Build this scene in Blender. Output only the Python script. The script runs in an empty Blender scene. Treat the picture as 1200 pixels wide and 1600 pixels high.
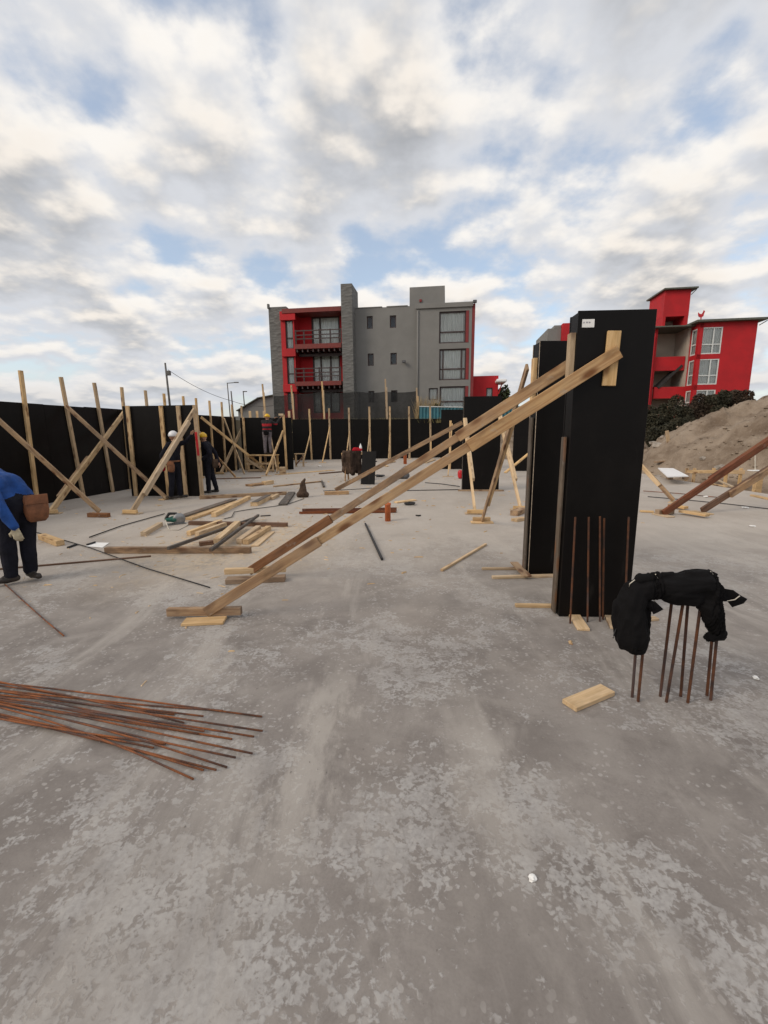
import bpy, bmesh, math, random
import numpy as np
from mathutils import Vector as V, Matrix, noise as mn

random.seed(7)
R = math.radians
scene = bpy.context.scene

# ------------------------------------------------------------------ camera, sky, sun, exposure
HC, FPX, PITCH, ROLL = 1.65, 690.0, math.atan(124 / 690.0), R(0.5)
cam_d = bpy.data.cameras.new('camera')
cam = bpy.data.objects.new('camera', cam_d)
scene.collection.objects.link(cam)
cam_d.sensor_fit = 'VERTICAL'
cam_d.sensor_height = 24.0
cam_d.lens = 24.0 * FPX / 1600.0
cam_d.clip_start = 0.05
cam_d.clip_end = 3000
cam.matrix_world = Matrix.Translation((0, 0, HC)) @ Matrix.Rotation(math.pi / 2 - PITCH, 4, 'X') @ Matrix.Rotation(-ROLL, 4, 'Z')
scene.camera = cam
scene.render.resolution_x, scene.render.resolution_y = 768, 1024

SUN_EL, SUN_AZ = R(34), R(-118)          # azimuth clockwise from +Y: behind and to the left of the camera
sun_d = bpy.data.lights.new('sun', 'SUN')
sun = bpy.data.objects.new('sun', sun_d)
scene.collection.objects.link(sun)
sun_d.energy = 1.45
sun_d.angle = R(26)
sun_d.color = (1.0, 0.88, 0.73)
_sd = V((math.sin(SUN_AZ) * math.cos(SUN_EL), math.cos(SUN_AZ) * math.cos(SUN_EL), math.sin(SUN_EL)))
sun.rotation_euler = (-_sd).to_track_quat('-Z', 'Y').to_euler()

world = bpy.data.worlds.new('World')
scene.world = world
world.use_nodes = True


class NT:
    """small node-tree helper"""
    def __init__(s, nt):
        s.nt = nt
        nt.nodes.clear()

    def n(s, typ, **kw):
        nd = s.nt.nodes.new(typ)
        for k, v in kw.items():
            if k in nd.inputs:
                s.set(nd.inputs[k], v)
            else:
                setattr(nd, k, v)
        return nd

    def set(s, sock, v):
        if isinstance(v, bpy.types.NodeSocket):
            s.nt.links.new(v, sock)
        elif isinstance(v, (tuple, list)) and len(v) == 3 and sock.type == 'RGBA':
            sock.default_value = (*v, 1)
        else:
            sock.default_value = v

    def math(s, op, a, b=0.0, c=0.0, clamp=False):
        nd = s.nt.nodes.new('ShaderNodeMath')
        nd.operation = op
        nd.use_clamp = clamp
        for i, v in enumerate((a, b, c)):
            s.set(nd.inputs[i], v)
        return nd.outputs[0]

    def mix(s, f, a, b, blend='MIX'):
        nd = s.nt.nodes.new('ShaderNodeMix')
        nd.data_type = 'RGBA'
        nd.blend_type = blend
        s.set(nd.inputs[0], f)
        s.set(nd.inputs[6], a)
        s.set(nd.inputs[7], b)
        return nd.outputs[2]

    def ramp(s, f, lo, hi, a=0.0, b=1.0):
        nd = s.nt.nodes.new('ShaderNodeMapRange')
        nd.interpolation_type = 'SMOOTHSTEP'
        s.set(nd.inputs[0], f)
        for i, v in enumerate((lo, hi, a, b)):
            s.set(nd.inputs[i + 1], v)
        return nd.outputs[0]

    def noise(s, vec, scale, detail=4, rough=0.55, dist=0.0):
        nd = s.nt.nodes.new('ShaderNodeTexNoise')
        s.set(nd.inputs['Vector'], vec)
        nd.inputs['Scale'].default_value = scale
        nd.inputs['Detail'].default_value = detail
        nd.inputs['Roughness'].default_value = rough
        nd.inputs['Distortion'].default_value = dist
        return nd.outputs[0]

    def map(s, vec, scale=(1, 1, 1), loc=(0, 0, 0), rot=(0, 0, 0)):
        nd = s.nt.nodes.new('ShaderNodeMapping')
        s.set(nd.inputs[0], vec)
        nd.inputs[1].default_value = loc
        nd.inputs[2].default_value = rot
        nd.inputs[3].default_value = scale
        return nd.outputs[0]


def build_sky():
    t = NT(world.node_tree)
    out = t.n('ShaderNodeOutputWorld')
    bg = t.n('ShaderNodeBackground')
    bg.inputs['Strength'].default_value = 0.1
    sky = t.n('ShaderNodeTexSky', sky_type='NISHITA', sun_disc=False)
    sky.sun_elevation = SUN_EL
    sky.sun_rotation = SUN_AZ
    sky.air_density = 1.0
    sky.dust_density = 1.2
    tc = t.n('ShaderNodeTexCoord')
    sp = t.n('ShaderNodeSeparateXYZ')
    t.set(sp.inputs[0], tc.outputs['Generated'])
    z = t.math('ADD', t.math('MAXIMUM', sp.outputs[2], 0.0), 0.30)
    cb = t.n('ShaderNodeCombineXYZ')
    t.set(cb.inputs[0], t.math('DIVIDE', sp.outputs[0], z))
    t.set(cb.inputs[1], t.math('DIVIDE', sp.outputs[1], z))
    p = t.map(cb.outputs[0], loc=(5.5, 15.1, 0.0))
    # broken cloud: soft cells of several sizes, ragged by finer octaves
    def field(vec, det=8):
        huge = t.noise(vec, 0.95, 1, 0.5, 0.0)
        big = t.noise(vec, 2.5, 2, 0.45, 0.0)
        fine = t.noise(vec, 6.0, det, 0.52, 0.0)
        f = t.math('ADD', t.math('MULTIPLY', big, 0.52), t.math('MULTIPLY', fine, 0.30))
        return t.math('ADD', f, t.math('MULTIPLY', huge, 0.18))
    d0 = field(p)
    nv = t.n('ShaderNodeVectorMath', operation='NORMALIZE')
    t.set(nv.inputs[0], cb.outputs[0])
    sv = t.n('ShaderNodeVectorMath', operation='SCALE')
    t.set(sv.inputs[0], nv.outputs[0])
    sv.inputs['Scale'].default_value = -0.07
    av = t.n('ShaderNodeVectorMath', operation='ADD')
    t.set(av.inputs[0], p)
    t.set(av.inputs[1], sv.outputs[0])
    d1 = field(av.outputs[0], 4)                    # the cloud just above: tops catch the light, bases stay grey
    cover = t.ramp(d0, 0.40, 0.485)
    thick = t.ramp(d0, 0.47, 0.62)
    lit = t.ramp(t.math('SUBTRACT', d0, d1), -0.035, 0.07)
    body = t.mix(thick, (5.9, 6.05, 6.4), (3.5, 3.6, 3.8))
    bright = t.mix(thick, (8.3, 8.0, 7.6), (7.9, 7.35, 6.7))
    cloud = t.mix(lit, body, bright)
    blue = t.mix(1.0, sky.outputs[0], (1.75, 1.68, 1.56), 'MULTIPLY')
    veil = t.mix(0.30, blue, (6.2, 6.5, 7.1))
    col = t.mix(cover, veil, cloud)
    # low sky: layers run together into a pale grey
    low = t.ramp(sp.outputs[2], 0.0, 0.20, 0.6, 0.0)
    col = t.mix(low, col, (5.2, 5.4, 5.75))
    t.set(bg.inputs['Color'], col)
    t.nt.links.new(bg.outputs[0], out.inputs[0])


build_sky()
vs = scene.view_settings
vs.view_transform = 'Standard'
vs.look = 'None'
vs.exposure = 0.24
vs.gamma = 1.0
vs.use_curve_mapping = False


# ------------------------------------------------------------------ survey helpers: photo position -> place on the site
def ray(px, py):
    a, b = (px - 600) / FPX, (800 - py) / FPX
    c, s = math.cos(ROLL), math.sin(ROLL)
    a, b = a * c + b * s, -a * s + b * c
    ct, st = math.cos(PITCH), math.sin(PITCH)
    return V((a, ct + b * st, -st + b * ct))


def G(px, py, z=0.0):
    d = ray(px, py)
    return V((0, 0, HC)) + d * ((z - HC) / d.z)


def PY(px, py, Y):
    d = ray(px, py)
    return V((0, 0, HC)) + d * (Y / d.y)


def onplane(px, py, q, nrm):
    d = ray(px, py)
    o = V((0, 0, HC))
    return o + d * ((V(q) - o).dot(nrm) / d.dot(nrm))


YAW = R(8)
U = V((math.cos(YAW), -math.sin(YAW), 0))      # across the site
W = V((math.sin(YAW), math.cos(YAW), 0))       # into the site
Z = V((0, 0, 1))

# ------------------------------------------------------------------ object helpers
col = bpy.data.collections.new('place')
scene.collection.children.link(col)
WM = {}


def link(o, M=None, parent=None):
    col.objects.link(o)
    M = M if M is not None else Matrix.Identity(4)
    if parent is not None:
        o.parent = parent
        o.matrix_basis = WM[parent.name].inverted() @ M
    else:
        o.matrix_basis = M
    WM[o.name] = M
    return o


def tag(o, label=None, cat=None, group=None, kind=None):
    for k, v in (('label', label), ('category', cat), ('group', group), ('kind', kind)):
        if v:
            o[k] = v
    return o


def frame(o, x, z=None):
    """matrix with origin o, X along x, Z near z"""
    x = V(x).normalized()
    z = V(z) if z is not None else V((0, 0, 1))
    y = z.cross(x)
    if y.length < 1e-5:
        y = V((0, 1, 0)).cross(x)
    y.normalize()
    z = x.cross(y)
    return Matrix(((x.x, y.x, z.x, o[0]), (x.y, y.y, z.y, o[1]), (x.z, y.z, z.z, o[2]), (0, 0, 0, 1)))


def thing(name, label, cat, loc=(0, 0, 0), x=None, group=None):
    o = bpy.data.objects.new(name, None)
    o.empty_display_size = 0.2
    link(o, frame(V(loc), x if x is not None else (1, 0, 0)))
    return tag(o, label, cat, group)


def mesh_obj(name, bm, mat, parent=None, M=None, smooth=False):
    me = bpy.data.meshes.new(name)
    bm.normal_update()
    bm.to_mesh(me)
    bm.free()
    if smooth:
        for p in me.polygons:
            p.use_smooth = True
    for m in (mat if isinstance(mat, (list, tuple)) else [mat]):
        me.materials.append(m)
    return link(bpy.data.objects.new(name, me), M, parent)


def add_box(bm, lo, hi, bev=0.0, mi=0):
    lo, hi = V(lo), V(hi)
    vs_ = [bm.verts.new((x, y, z)) for x in (lo.x, hi.x) for y in (lo.y, hi.y) for z in (lo.z, hi.z)]
    q = [(0, 1, 3, 2), (4, 6, 7, 5), (0, 4, 5, 1), (2, 3, 7, 6), (0, 2, 6, 4), (1, 5, 7, 3)]
    fs = [bm.faces.new([vs_[i] for i in f]) for f in q]
    for f in fs:
        f.material_index = mi
    if bev:
        es = list({e for f in fs for e in f.edges})
        bmesh.ops.bevel(bm, geom=es, offset=bev, segments=1, affect='EDGES', profile=0.5)
    return fs


def box(name, lo, hi, mat, parent=None, M=None, bev=0.003):
    bm = bmesh.new()
    add_box(bm, lo, hi, bev)
    return mesh_obj(name, bm, mat, parent, M)


def board(name, p0, p1, w, t, mat, parent=None, up=None, bev=0.003, bow=0.0):
    """a length of timber from p0 to p1: w across, t along the 'up' hint; own X axis along the grain"""
    p0, p1 = V(p0), V(p1)
    L = (p1 - p0).length
    bm = bmesh.new()
    add_box(bm, (0, -w / 2, -t / 2), (L, w / 2, t / 2), min(bev, t * 0.2))
    if bow:
        bmesh.ops.subdivide_edges(bm, edges=[e for e in bm.edges if e.calc_length() > L * 0.8], cuts=5)
        for v in bm.verts:
            v.co.y += bow * math.sin(math.pi * v.co.x / L)
    return mesh_obj(name, bm, mat, parent, frame(p0, p1 - p0, up))


def tube(name, pts, r, mat, parent=None, sides=8, r2=None):
    pts = [V(p) for p in pts]
    o = pts[0].copy()
    bm = bmesh.new()
    rings = []
    for i, p in enumerate(pts):
        d = (pts[min(i + 1, len(pts) - 1)] - pts[max(i - 1, 0)]).normalized()
        a = d.cross(Z if abs(d.z) < 0.95 else V((1, 0, 0))).normalized()
        b = d.cross(a)
        rr = r if r2 is None else r + (r2 - r) * i / (len(pts) - 1)
        rings.append([bm.verts.new(p - o + (a * math.cos(k * 2 * math.pi / sides) + b * math.sin(k * 2 * math.pi / sides)) * rr) for k in range(sides)])
    for A, B in zip(rings, rings[1:]):
        for k in range(sides):
            bm.faces.new((A[k], A[(k + 1) % sides], B[(k + 1) % sides], B[k]))
    bm.faces.new(rings[0][::-1])
    bm.faces.new(rings[-1])
    bmesh.ops.recalc_face_normals(bm, faces=bm.faces)
    ob = mesh_obj(name, bm, mat, parent, Matrix.Translation(o), smooth=True)
    return ob


def bar(name, p0, p1, r, mat, parent=None, sides=8):
    """straight round bar with its own X axis along it (so a rib pattern can follow it)"""
    p0, p1 = V(p0), V(p1)
    L = (p1 - p0).length
    bm = bmesh.new()
    A = [bm.verts.new((0, r * math.cos(k * 2 * math.pi / sides), r * math.sin(k * 2 * math.pi / sides))) for k in range(sides)]
    B = [bm.verts.new((L, v.co.y, v.co.z)) for v in A]
    for k in range(sides):
        bm.faces.new((A[k], A[(k + 1) % sides], B[(k + 1) % sides], B[k]))
    bm.faces.new(A[::-1])
    bm.faces.new(B)
    bmesh.ops.recalc_face_normals(bm, faces=bm.faces)
    return mesh_obj(name, bm, mat, parent, frame(p0, p1 - p0), smooth=False)


def lathe(name, prof, mat, parent=None, M=None, n=20):
    bm = bmesh.new()
    rings = [[bm.verts.new((r * math.cos(k * 2 * math.pi / n), r * math.sin(k * 2 * math.pi / n), z)) for k in range(n)] for r, z in prof]
    for A, B in zip(rings, rings[1:]):
        for k in range(n):
            bm.faces.new((A[k], A[(k + 1) % n], B[(k + 1) % n], B[k]))
    bm.faces.new(rings[0][::-1])
    bm.faces.new(rings[-1])
    bmesh.ops.recalc_face_normals(bm, faces=bm.faces)
    return mesh_obj(name, bm, mat, parent, M, smooth=True)


def sheet(name, verts, faces, mat, parent=None, M=None, smooth=False):
    me = bpy.data.meshes.new(name)
    me.from_pydata([tuple(v) for v in verts], [], faces)
    me.update()
    if smooth:
        for p in me.polygons:
            p.use_smooth = True
    for m in (mat if isinstance(mat, (list, tuple)) else [mat]):
        me.materials.append(m)
    return link(bpy.data.objects.new(name, me), M, parent)


# ------------------------------------------------------------------ materials
MAT = {}


def material(name):
    m = bpy.data.materials.new(name)
    m.use_nodes = True
    t = NT(m.node_tree)
    out = t.n('ShaderNodeOutputMaterial')
    b = t.n('ShaderNodeBsdfPrincipled')
    t.nt.links.new(b.outputs[0], out.inputs[0])
    MAT[name] = m
    return m, t, b, out


def bump(t, b, h, strength=0.3, dist=0.01):
    nd = t.n('ShaderNodeBump')
    nd.inputs['Strength'].default_value = strength
    nd.inputs['Distance'].default_value = dist
    t.set(nd.inputs['Height'], h)
    t.set(b.inputs['Normal'], nd.outputs[0])


def plain(name, c, rough=0.6, var=0.15, scale=4.0, metallic=0.0, spec=0.5, bmp=0.0, bscale=40.0):
    m, t, b, _ = material(name)
    o = t.n('ShaderNodeTexCoord').outputs['Object']
    n = t.noise(o, scale, 5, 0.6)
    f = t.ramp(n, 0.3, 0.7)
    t.set(b.inputs['Base Color'], t.mix(f, tuple(x * (1 - var) for x in c), tuple(min(1, x * (1 + var)) for x in c)))
    t.set(b.inputs['Roughness'], t.math('ADD', rough - 0.06, t.math('MULTIPLY', n, 0.12)))
    b.inputs['Metallic'].default_value = metallic
    b.inputs['Specular IOR Level'].default_value = spec
    if bmp:
        bump(t, b, t.noise(o, bscale, 4), bmp, 0.01)
    return m


def wood(name, light, dark, knot=(0.16, 0.07, 0.03), grey=0.0, knots=0.8, stain=0.45):
    m, t, b, _ = material(name)
    o = t.n('ShaderNodeTexCoord').outputs['Object']
    oi = t.n('ShaderNodeObjectInfo')
    rnd = oi.outputs['Random']
    cb = t.n('ShaderNodeCombineXYZ')
    t.set(cb.inputs[0], t.math('MULTIPLY', rnd, 57.0))
    t.set(cb.inputs[1], t.math('MULTIPLY', rnd, 31.0))
    va = t.n('ShaderNodeVectorMath', operation='ADD')
    t.set(va.inputs[0], o)
    t.set(va.inputs[1], cb.outputs[0])
    p = va.outputs[0]
    grain = t.noise(t.map(p, (2.2, 34, 34)), 1.0, 5, 0.6, 0.6)
    c = t.mix(t.ramp(grain, 0.3, 0.68), dark, light)
    blot = t.noise(t.map(p, (1.0, 3, 3)), 2.0, 4, 0.6)
    c = t.mix(t.ramp(blot, 0.46, 0.66, 0, stain), c, tuple(x * 0.55 for x in dark))
    cem = t.ramp(t.noise(p, 7.0, 6, 0.7), 0.58, 0.70, 0, stain * 0.6)
    c = t.mix(cem, c, (0.36, 0.335, 0.30))
    vo = t.n('ShaderNodeTexVoronoi')
    t.set(vo.inputs['Vector'], t.map(p, (3.0, 8, 8)))
    vo.inputs['Scale'].default_value = 1.0
    k = t.ramp(vo.outputs['Distance'], 0.10, 0.33, knots, 0.0)
    c = t.mix(k, c, knot)
    if grey:
        g = t.ramp(t.noise(p, 3.0, 5, 0.65), 0.35, 0.7, 0.0, grey)
        c = t.mix(g, c, (0.20, 0.175, 0.15))
    hv = t.n('ShaderNodeHueSaturation')
    t.set(hv.inputs['Color'], c)
    t.set(hv.inputs['Value'], t.math('ADD', 0.78, t.math('MULTIPLY', rnd, 0.4)))
    t.set(hv.inputs['Saturation'], t.math('ADD', 0.82, t.math('MULTIPLY', rnd, 0.3)))
    t.set(b.inputs['Base Color'], hv.outputs[0])
    b.inputs['Roughness'].default_value = 0.75
    b.inputs['Specular IOR Level'].default_value = 0.25
    bump(t, b, grain, 0.25, 0.004)
    return m


def make_concrete():
    m, t, b, _ = material('concrete')
    o = t.n('ShaderNodeTexCoord').outputs['Object']
    big = t.noise(o, 0.33, 4, 0.55, 0.4)
    mid = t.noise(o, 1.25, 5, 0.6, 0.5)
    streak = t.noise(t.map(o, (1.9, 0.42, 1), rot=(0, 0, R(-8))), 1.0, 8, 0.66, 0.5)
    # thin crust of laitance flaking off: sharp-edged pale islands over a darker matrix
    a = t.noise(o, 15.0, 6, 0.6, 0.6)
    a2 = t.noise(t.map(o, loc=(5, 3, 0)), 48.0, 4, 0.55, 0.5)
    amt = t.ramp(t.noise(t.map(o, loc=(9.3, 2.1, 0)), 1.0, 4, 0.6, 0.35), 0.30, 0.72, -0.10, 0.10)
    ab = t.noise(t.map(o, loc=(11, 5, 0)), 6.5, 7, 0.6, 0.6)
    a = t.math('ADD', t.math('MULTIPLY', a, 0.62), t.math('MULTIPLY', ab, 0.38))
    fl = t.math('ADD', t.math('ADD', t.math('MULTIPLY', a, 0.7), t.math('MULTIPLY', a2, 0.3)), amt)
    flake = t.ramp(fl, 0.510, 0.570)
    vo = t.n('ShaderNodeTexVoronoi', feature='SMOOTH_F1')
    warp = t.n('ShaderNodeVectorMath', operation='ADD')
    t.set(warp.inputs[0], o)
    nz = t.n('ShaderNodeTexNoise')
    t.set(nz.inputs['Vector'], o)
    nz.inputs['Scale'].default_value = 20
    sc = t.n('ShaderNodeVectorMath', operation='SCALE')
    t.set(sc.inputs[0], nz.outputs['Color'])
    sc.inputs['Scale'].default_value = 0.035
    t.set(warp.inputs[1], sc.outputs[0])
    t.set(vo.inputs['Vector'], warp.outputs[0])
    vo.inputs['Scale'].default_value = 24.0
    vo.inputs['Smoothness'].default_value = 0.25
    sparse = t.ramp(t.noise(t.map(o, loc=(1, 7, 0)), 2.3, 3), 0.46, 0.62)
    spot = t.math('MULTIPLY', t.ramp(vo.outputs['Distance'], 0.22, 0.31, 1, 0), sparse)
    base = t.mix(t.ramp(mid, 0.3, 0.72), (0.178, 0.159, 0.146), (0.262, 0.238, 0.221))
    base = t.mix(t.ramp(t.noise(o, 90, 3), 0.35, 0.75, 0, 0.35), base, (0.155, 0.138, 0.125))
    pale = t.mix(t.ramp(a2, 0.3, 0.7), (0.31, 0.298, 0.288), (0.415, 0.402, 0.39))
    film = t.ramp(t.noise(t.map(o, loc=(2.7, 8.8, 0)), 3.2, 9, 0.66, 0.5), 0.42, 0.66, 0, 0.55)
    base = t.mix(film, base, (0.31, 0.285, 0.262))
    worn = t.ramp(t.noise(t.map(o, loc=(4.1, 1.2, 0)), 6.5, 7, 0.65, 0.4), 0.52, 0.72, 0, 0.5)
    base = t.mix(worn, base, (0.152, 0.134, 0.121))
    fk = t.math('MULTIPLY', flake, t.ramp(t.noise(t.map(o, loc=(7, 7, 0)), 4.0, 5, 0.6), 0.32, 0.62, 0.30, 0.82))
    c = t.mix(fk, base, pale)
    c = t.mix(t.math('MULTIPLY', spot, 0.6), c, (0.40, 0.38, 0.36))
    # pale worn streak where things were dragged, and a sandy patch
    sx = t.n('ShaderNodeSeparateXYZ')
    t.set(sx.inputs[0], o)
    X_, Y_ = sx.outputs[0], sx.outputs[1]
    fray = t.math('MULTIPLY', t.math('SUBTRACT', t.noise(t.map(o, (3.0, 1.0, 1)), 3.0, 8, 0.68), 0.5), 0.75)
    for (c0, c1, wd, ya, yb, am) in ((-0.55, 0.082, 0.20, 1.1, 3.3, 0.62), (0.42, 0.02, 0.26, 1.0, 3.0, 0.4)):
        dd = t.math('ABSOLUTE', t.math('SUBTRACT', X_, t.math('ADD', c0, t.math('MULTIPLY', Y_, c1))))
        mk = t.ramp(t.math('ADD', dd, fray), 0.0, wd, am, 0.0)
        mk = t.math('MULTIPLY', mk, t.math('MULTIPLY', t.ramp(Y_, ya, ya + 0.7), t.ramp(Y_, yb - 0.9, yb, 1, 0)))
        c = t.mix(mk, c, (0.43, 0.40, 0.365))
    # dusty trowel marks and warm sandy film
    c = t.mix(t.ramp(streak, 0.49, 0.66, 0, 0.62), c, (0.395, 0.368, 0.338))
    c = t.mix(t.ramp(big, 0.48, 0.72, 0, 0.38), c, (0.345, 0.30, 0.255))
    # trampled, dusty working area further in; its glancing reflection is also painted as paler colour
    sp = t.n('ShaderNodeSeparateXYZ')
    t.set(sp.inputs[0], o)
    wx = t.math('ADD', sp.outputs[1], t.math('MULTIPLY', t.math('SUBTRACT', mid, 0.5), 3.0))
    dust = t.ramp(wx, 2.6, 8.0, 0, 0.72)
    c = t.mix(dust, c, t.mix(mid, (0.42, 0.373, 0.322), (0.535, 0.484, 0.425)))
    # sawdust lying round the cutting place
    dx = t.math('SUBTRACT', sp.outputs[0], -2.3)
    dy = t.math('SUBTRACT', sp.outputs[1], 6.6)
    rr = t.math('SQRT', t.math('ADD', t.math('MULTIPLY', dx, dx), t.math('MULTIPLY', t.math('MULTIPLY', dy, dy), 0.6)))
    saw = t.math('MULTIPLY', t.ramp(t.math('ADD', rr, t.math('MULTIPLY', mid, 1.5)), 1.0, 2.8, 0.8, 0.0), t.ramp(a, 0.3, 0.6))
    c = t.mix(saw, c, (0.52, 0.41, 0.28))
    # pits
    pit = t.ramp(t.noise(o, 42, 2), 0.70, 0.76)
    c = t.mix(t.math('MULTIPLY', pit, 0.4), c, (0.11, 0.095, 0.083))
    c = t.mix(1.0, c, (1.01, 1.0, 0.995), 'MULTIPLY')
    t.set(b.inputs['Base Color'], c)
    t.set(b.inputs['Roughness'], t.math('ADD', 0.62, t.math('MULTIPLY', mid, 0.3)))
    b.inputs['Specular IOR Level'].default_value = 0.35
    h = t.math('ADD', t.math('MULTIPLY', flake, 0.5), t.math('ADD', t.math('MULTIPLY', t.noise(o, 160, 3), 0.25), t.math('MULTIPLY', mid, 0.8)))
    h = t.math('SUBTRACT', h, t.math('MULTIPLY', pit, 0.4))
    bump(t, b, h, 0.35, 0.006)
    return m


def make_black_ply():
    m, t, b, _ = material('black_film_plywood')
    o = t.n('ShaderNodeTexCoord').outputs['Object']
    n = t.noise(o, 2.0, 6, 0.65)
    t.set(b.inputs['Base Color'], t.mix(t.ramp(n, 0.45, 0.8), (0.004, 0.003, 0.0027), (0.0085, 0.0068, 0.006)))
    ds = t.ramp(t.noise(t.map(o, (6, 6, 1.2)), 1.0, 7, 0.68), 0.60, 0.80, 0, 0.10)
    cur = b.inputs['Base Color'].links[0].from_socket
    t.set(b.inputs['Base Color'], t.mix(ds, cur, (0.16, 0.145, 0.13)))
    sc = t.noise(t.map(o, (40, 40, 1.5)), 1.0, 3, 0.6)
    t.set(b.inputs['Roughness'], t.math('ADD', 0.34, t.math('ADD', t.math('MULTIPLY', sc, 0.14), t.math('MULTIPLY', n, 0.1))))
    b.inputs['Specular IOR Level'].default_value = 0.17
    return m


def make_rust(name='rusty_steel', k=1.0):
    m, t, b, _ = material(name)
    o = t.n('ShaderNodeTexCoord').outputs['Object']
    rnd = t.n('ShaderNodeObjectInfo').outputs['Random']
    cb = t.n('ShaderNodeCombineXYZ')
    t.set(cb.inputs[0], t.math('MULTIPLY', rnd, 40))
    va = t.n('ShaderNodeVectorMath', operation='ADD')
    t.set(va.inputs[0], o)
    t.set(va.inputs[1], cb.outputs[0])
    n = t.noise(va.outputs[0], 5.0, 5, 0.65)
    c = t.mix(t.ramp(n, 0.35, 0.62), (0.075 * k, 0.036 * k, 0.026 * k), (0.30 * k, 0.095 * k, 0.025 * k))
    c = t.mix(t.ramp(t.noise(va.outputs[0], 1.7, 2), 0.5, 0.68, 0, 0.85), c, (0.062, 0.05, 0.052))
    t.set(b.inputs['Base Color'], c)
    b.inputs['Roughness'].default_value = 0.72
    w = t.n('ShaderNodeTexWave', bands_direction='X')
    t.set(w.inputs['Vector'], t.map(o, (1, 0.35, 0.0)))
    w.inputs['Scale'].default_value = 32
    bump(t, b, w.outputs['Fac'], 0.8, 0.003)
    return m


def make_sand():
    m, t, b, _ = material('sand')
    o = t.n('ShaderNodeTexCoord').outputs['Object']
    n = t.noise(o, 0.9, 7, 0.62, 0.4)
    f = t.noise(o, 9.0, 6, 0.65)
    c = t.mix(t.ramp(n, 0.3, 0.7), (0.165, 0.122, 0.088), (0.33, 0.265, 0.205))
    c = t.mix(t.ramp(f, 0.55, 0.75, 0, 0.6), c, (0.36, 0.31, 0.26))
    t.set(b.inputs['Base Color'], c)
    b.inputs['Roughness'].default_value = 0.95
    b.inputs['Specular IOR Level'].default_value = 0.1
    bump(t, b, t.math('ADD', n, t.math('MULTIPLY', f, 0.5)), 0.9, 0.12)
    return m


def make_ground():
    m, t, b, _ = material('rough_ground')
    o = t.n('ShaderNodeTexCoord').outputs['Object']
    n = t.noise(o, 0.6, 7, 0.65)
    f = t.noise(o, 6.0, 5, 0.65)
    c = t.mix(t.ramp(n, 0.35, 0.65), (0.16, 0.125, 0.09), (0.085, 0.085, 0.04))
    c = t.mix(t.ramp(f, 0.5, 0.8, 0, 0.5), c, (0.24, 0.2, 0.13))
    t.set(b.inputs['Base Color'], c)
    b.inputs['Roughness'].default_value = 0.95
    bump(t, b, f, 0.8, 0.05)
    return m


def make_stone():
    m, t, b, _ = material('stone_cladding')
    o = t.n('ShaderNodeTexCoord').outputs['Object']
    vo = t.n('ShaderNodeTexVoronoi')
    t.set(vo.inputs['Vector'], t.map(o, (2.0, 2.0, 4.5)))
    vo.inputs['Scale'].default_value = 1.3
    c = t.mix(vo.outputs['Color'], (0.085, 0.085, 0.082), (0.20, 0.195, 0.185))
    n = t.noise(o, 3.0, 5, 0.65)
    c = t.mix(t.ramp(n, 0.62, 0.74, 0, 0.6), c, (0.035, 0.034, 0.033))
    t.set(b.inputs['Base Color'], t.mix(0.55, c, t.mix(n, (0.11, 0.11, 0.105), (0.19, 0.185, 0.178))))
    b.inputs['Roughness'].default_value = 0.9
    bump(t, b, vo.outputs['Distance'], 0.8, 0.05)
    return m


def make_glass():
    m, t, b, out = material('window_glass')
    tr = t.n('ShaderNodeBsdfTransparent')
    tr.inputs[0].default_value = (0.93, 0.95, 0.95, 1)
    gl = t.n('ShaderNodeBsdfGlossy')
    gl.inputs['Roughness'].default_value = 0.03
    gl.inputs[0].default_value = (0.9, 0.9, 0.9, 1)
    fr = t.n('ShaderNodeFresnel')
    fr.inputs[0].default_value = 1.5
    mx = t.n('ShaderNodeMixShader')
    t.set(mx.inputs[0], fr.outputs[0])
    t.nt.links.new(tr.outputs[0], mx.inputs[1])
    t.nt.links.new(gl.outputs[0], mx.inputs[2])
    t.nt.links.new(mx.outputs[0], out.inputs[0])
    return m


def make_net():
    m, t, b, out = material('shade_net')
    o = t.n('ShaderNodeTexCoord').outputs['Object']
    b.inputs['Base Color'].default_value = (0.010, 0.010, 0.010, 1)
    b.inputs['Roughness'].default_value = 0.8
    tr = t.n('ShaderNodeBsdfTransparent')
    mx = t.n('ShaderNodeMixShader')
    n = t.noise(o, 0.8, 4, 0.6)
    t.set(mx.inputs[0], t.ramp(n, 0.3, 0.7, 0.76, 0.9))
    t.nt.links.new(tr.outputs[0], mx.inputs[1])
    t.nt.links.new(b.outputs[0], mx.inputs[2])
    t.nt.links.new(mx.outputs[0], out.inputs[0])
    return m


def make_leaf(name, c1, c2):
    m, t, b, _ = material(name)
    g = t.n('ShaderNodeTexCoord').outputs['Object']
    n = t.noise(g, 1.6, 4, 0.6)
    n2 = t.noise(g, 22.0, 2, 0.6)
    c = t.mix(t.ramp(n, 0.35, 0.65), c1, c2)
    t.set(b.inputs['Base Color'], t.mix(t.ramp(n2, 0.4, 0.7, 0, 0.5), c, tuple(x * 1.35 for x in c2)))
    b.inputs['Roughness'].default_value = 0.8
    return m


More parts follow.
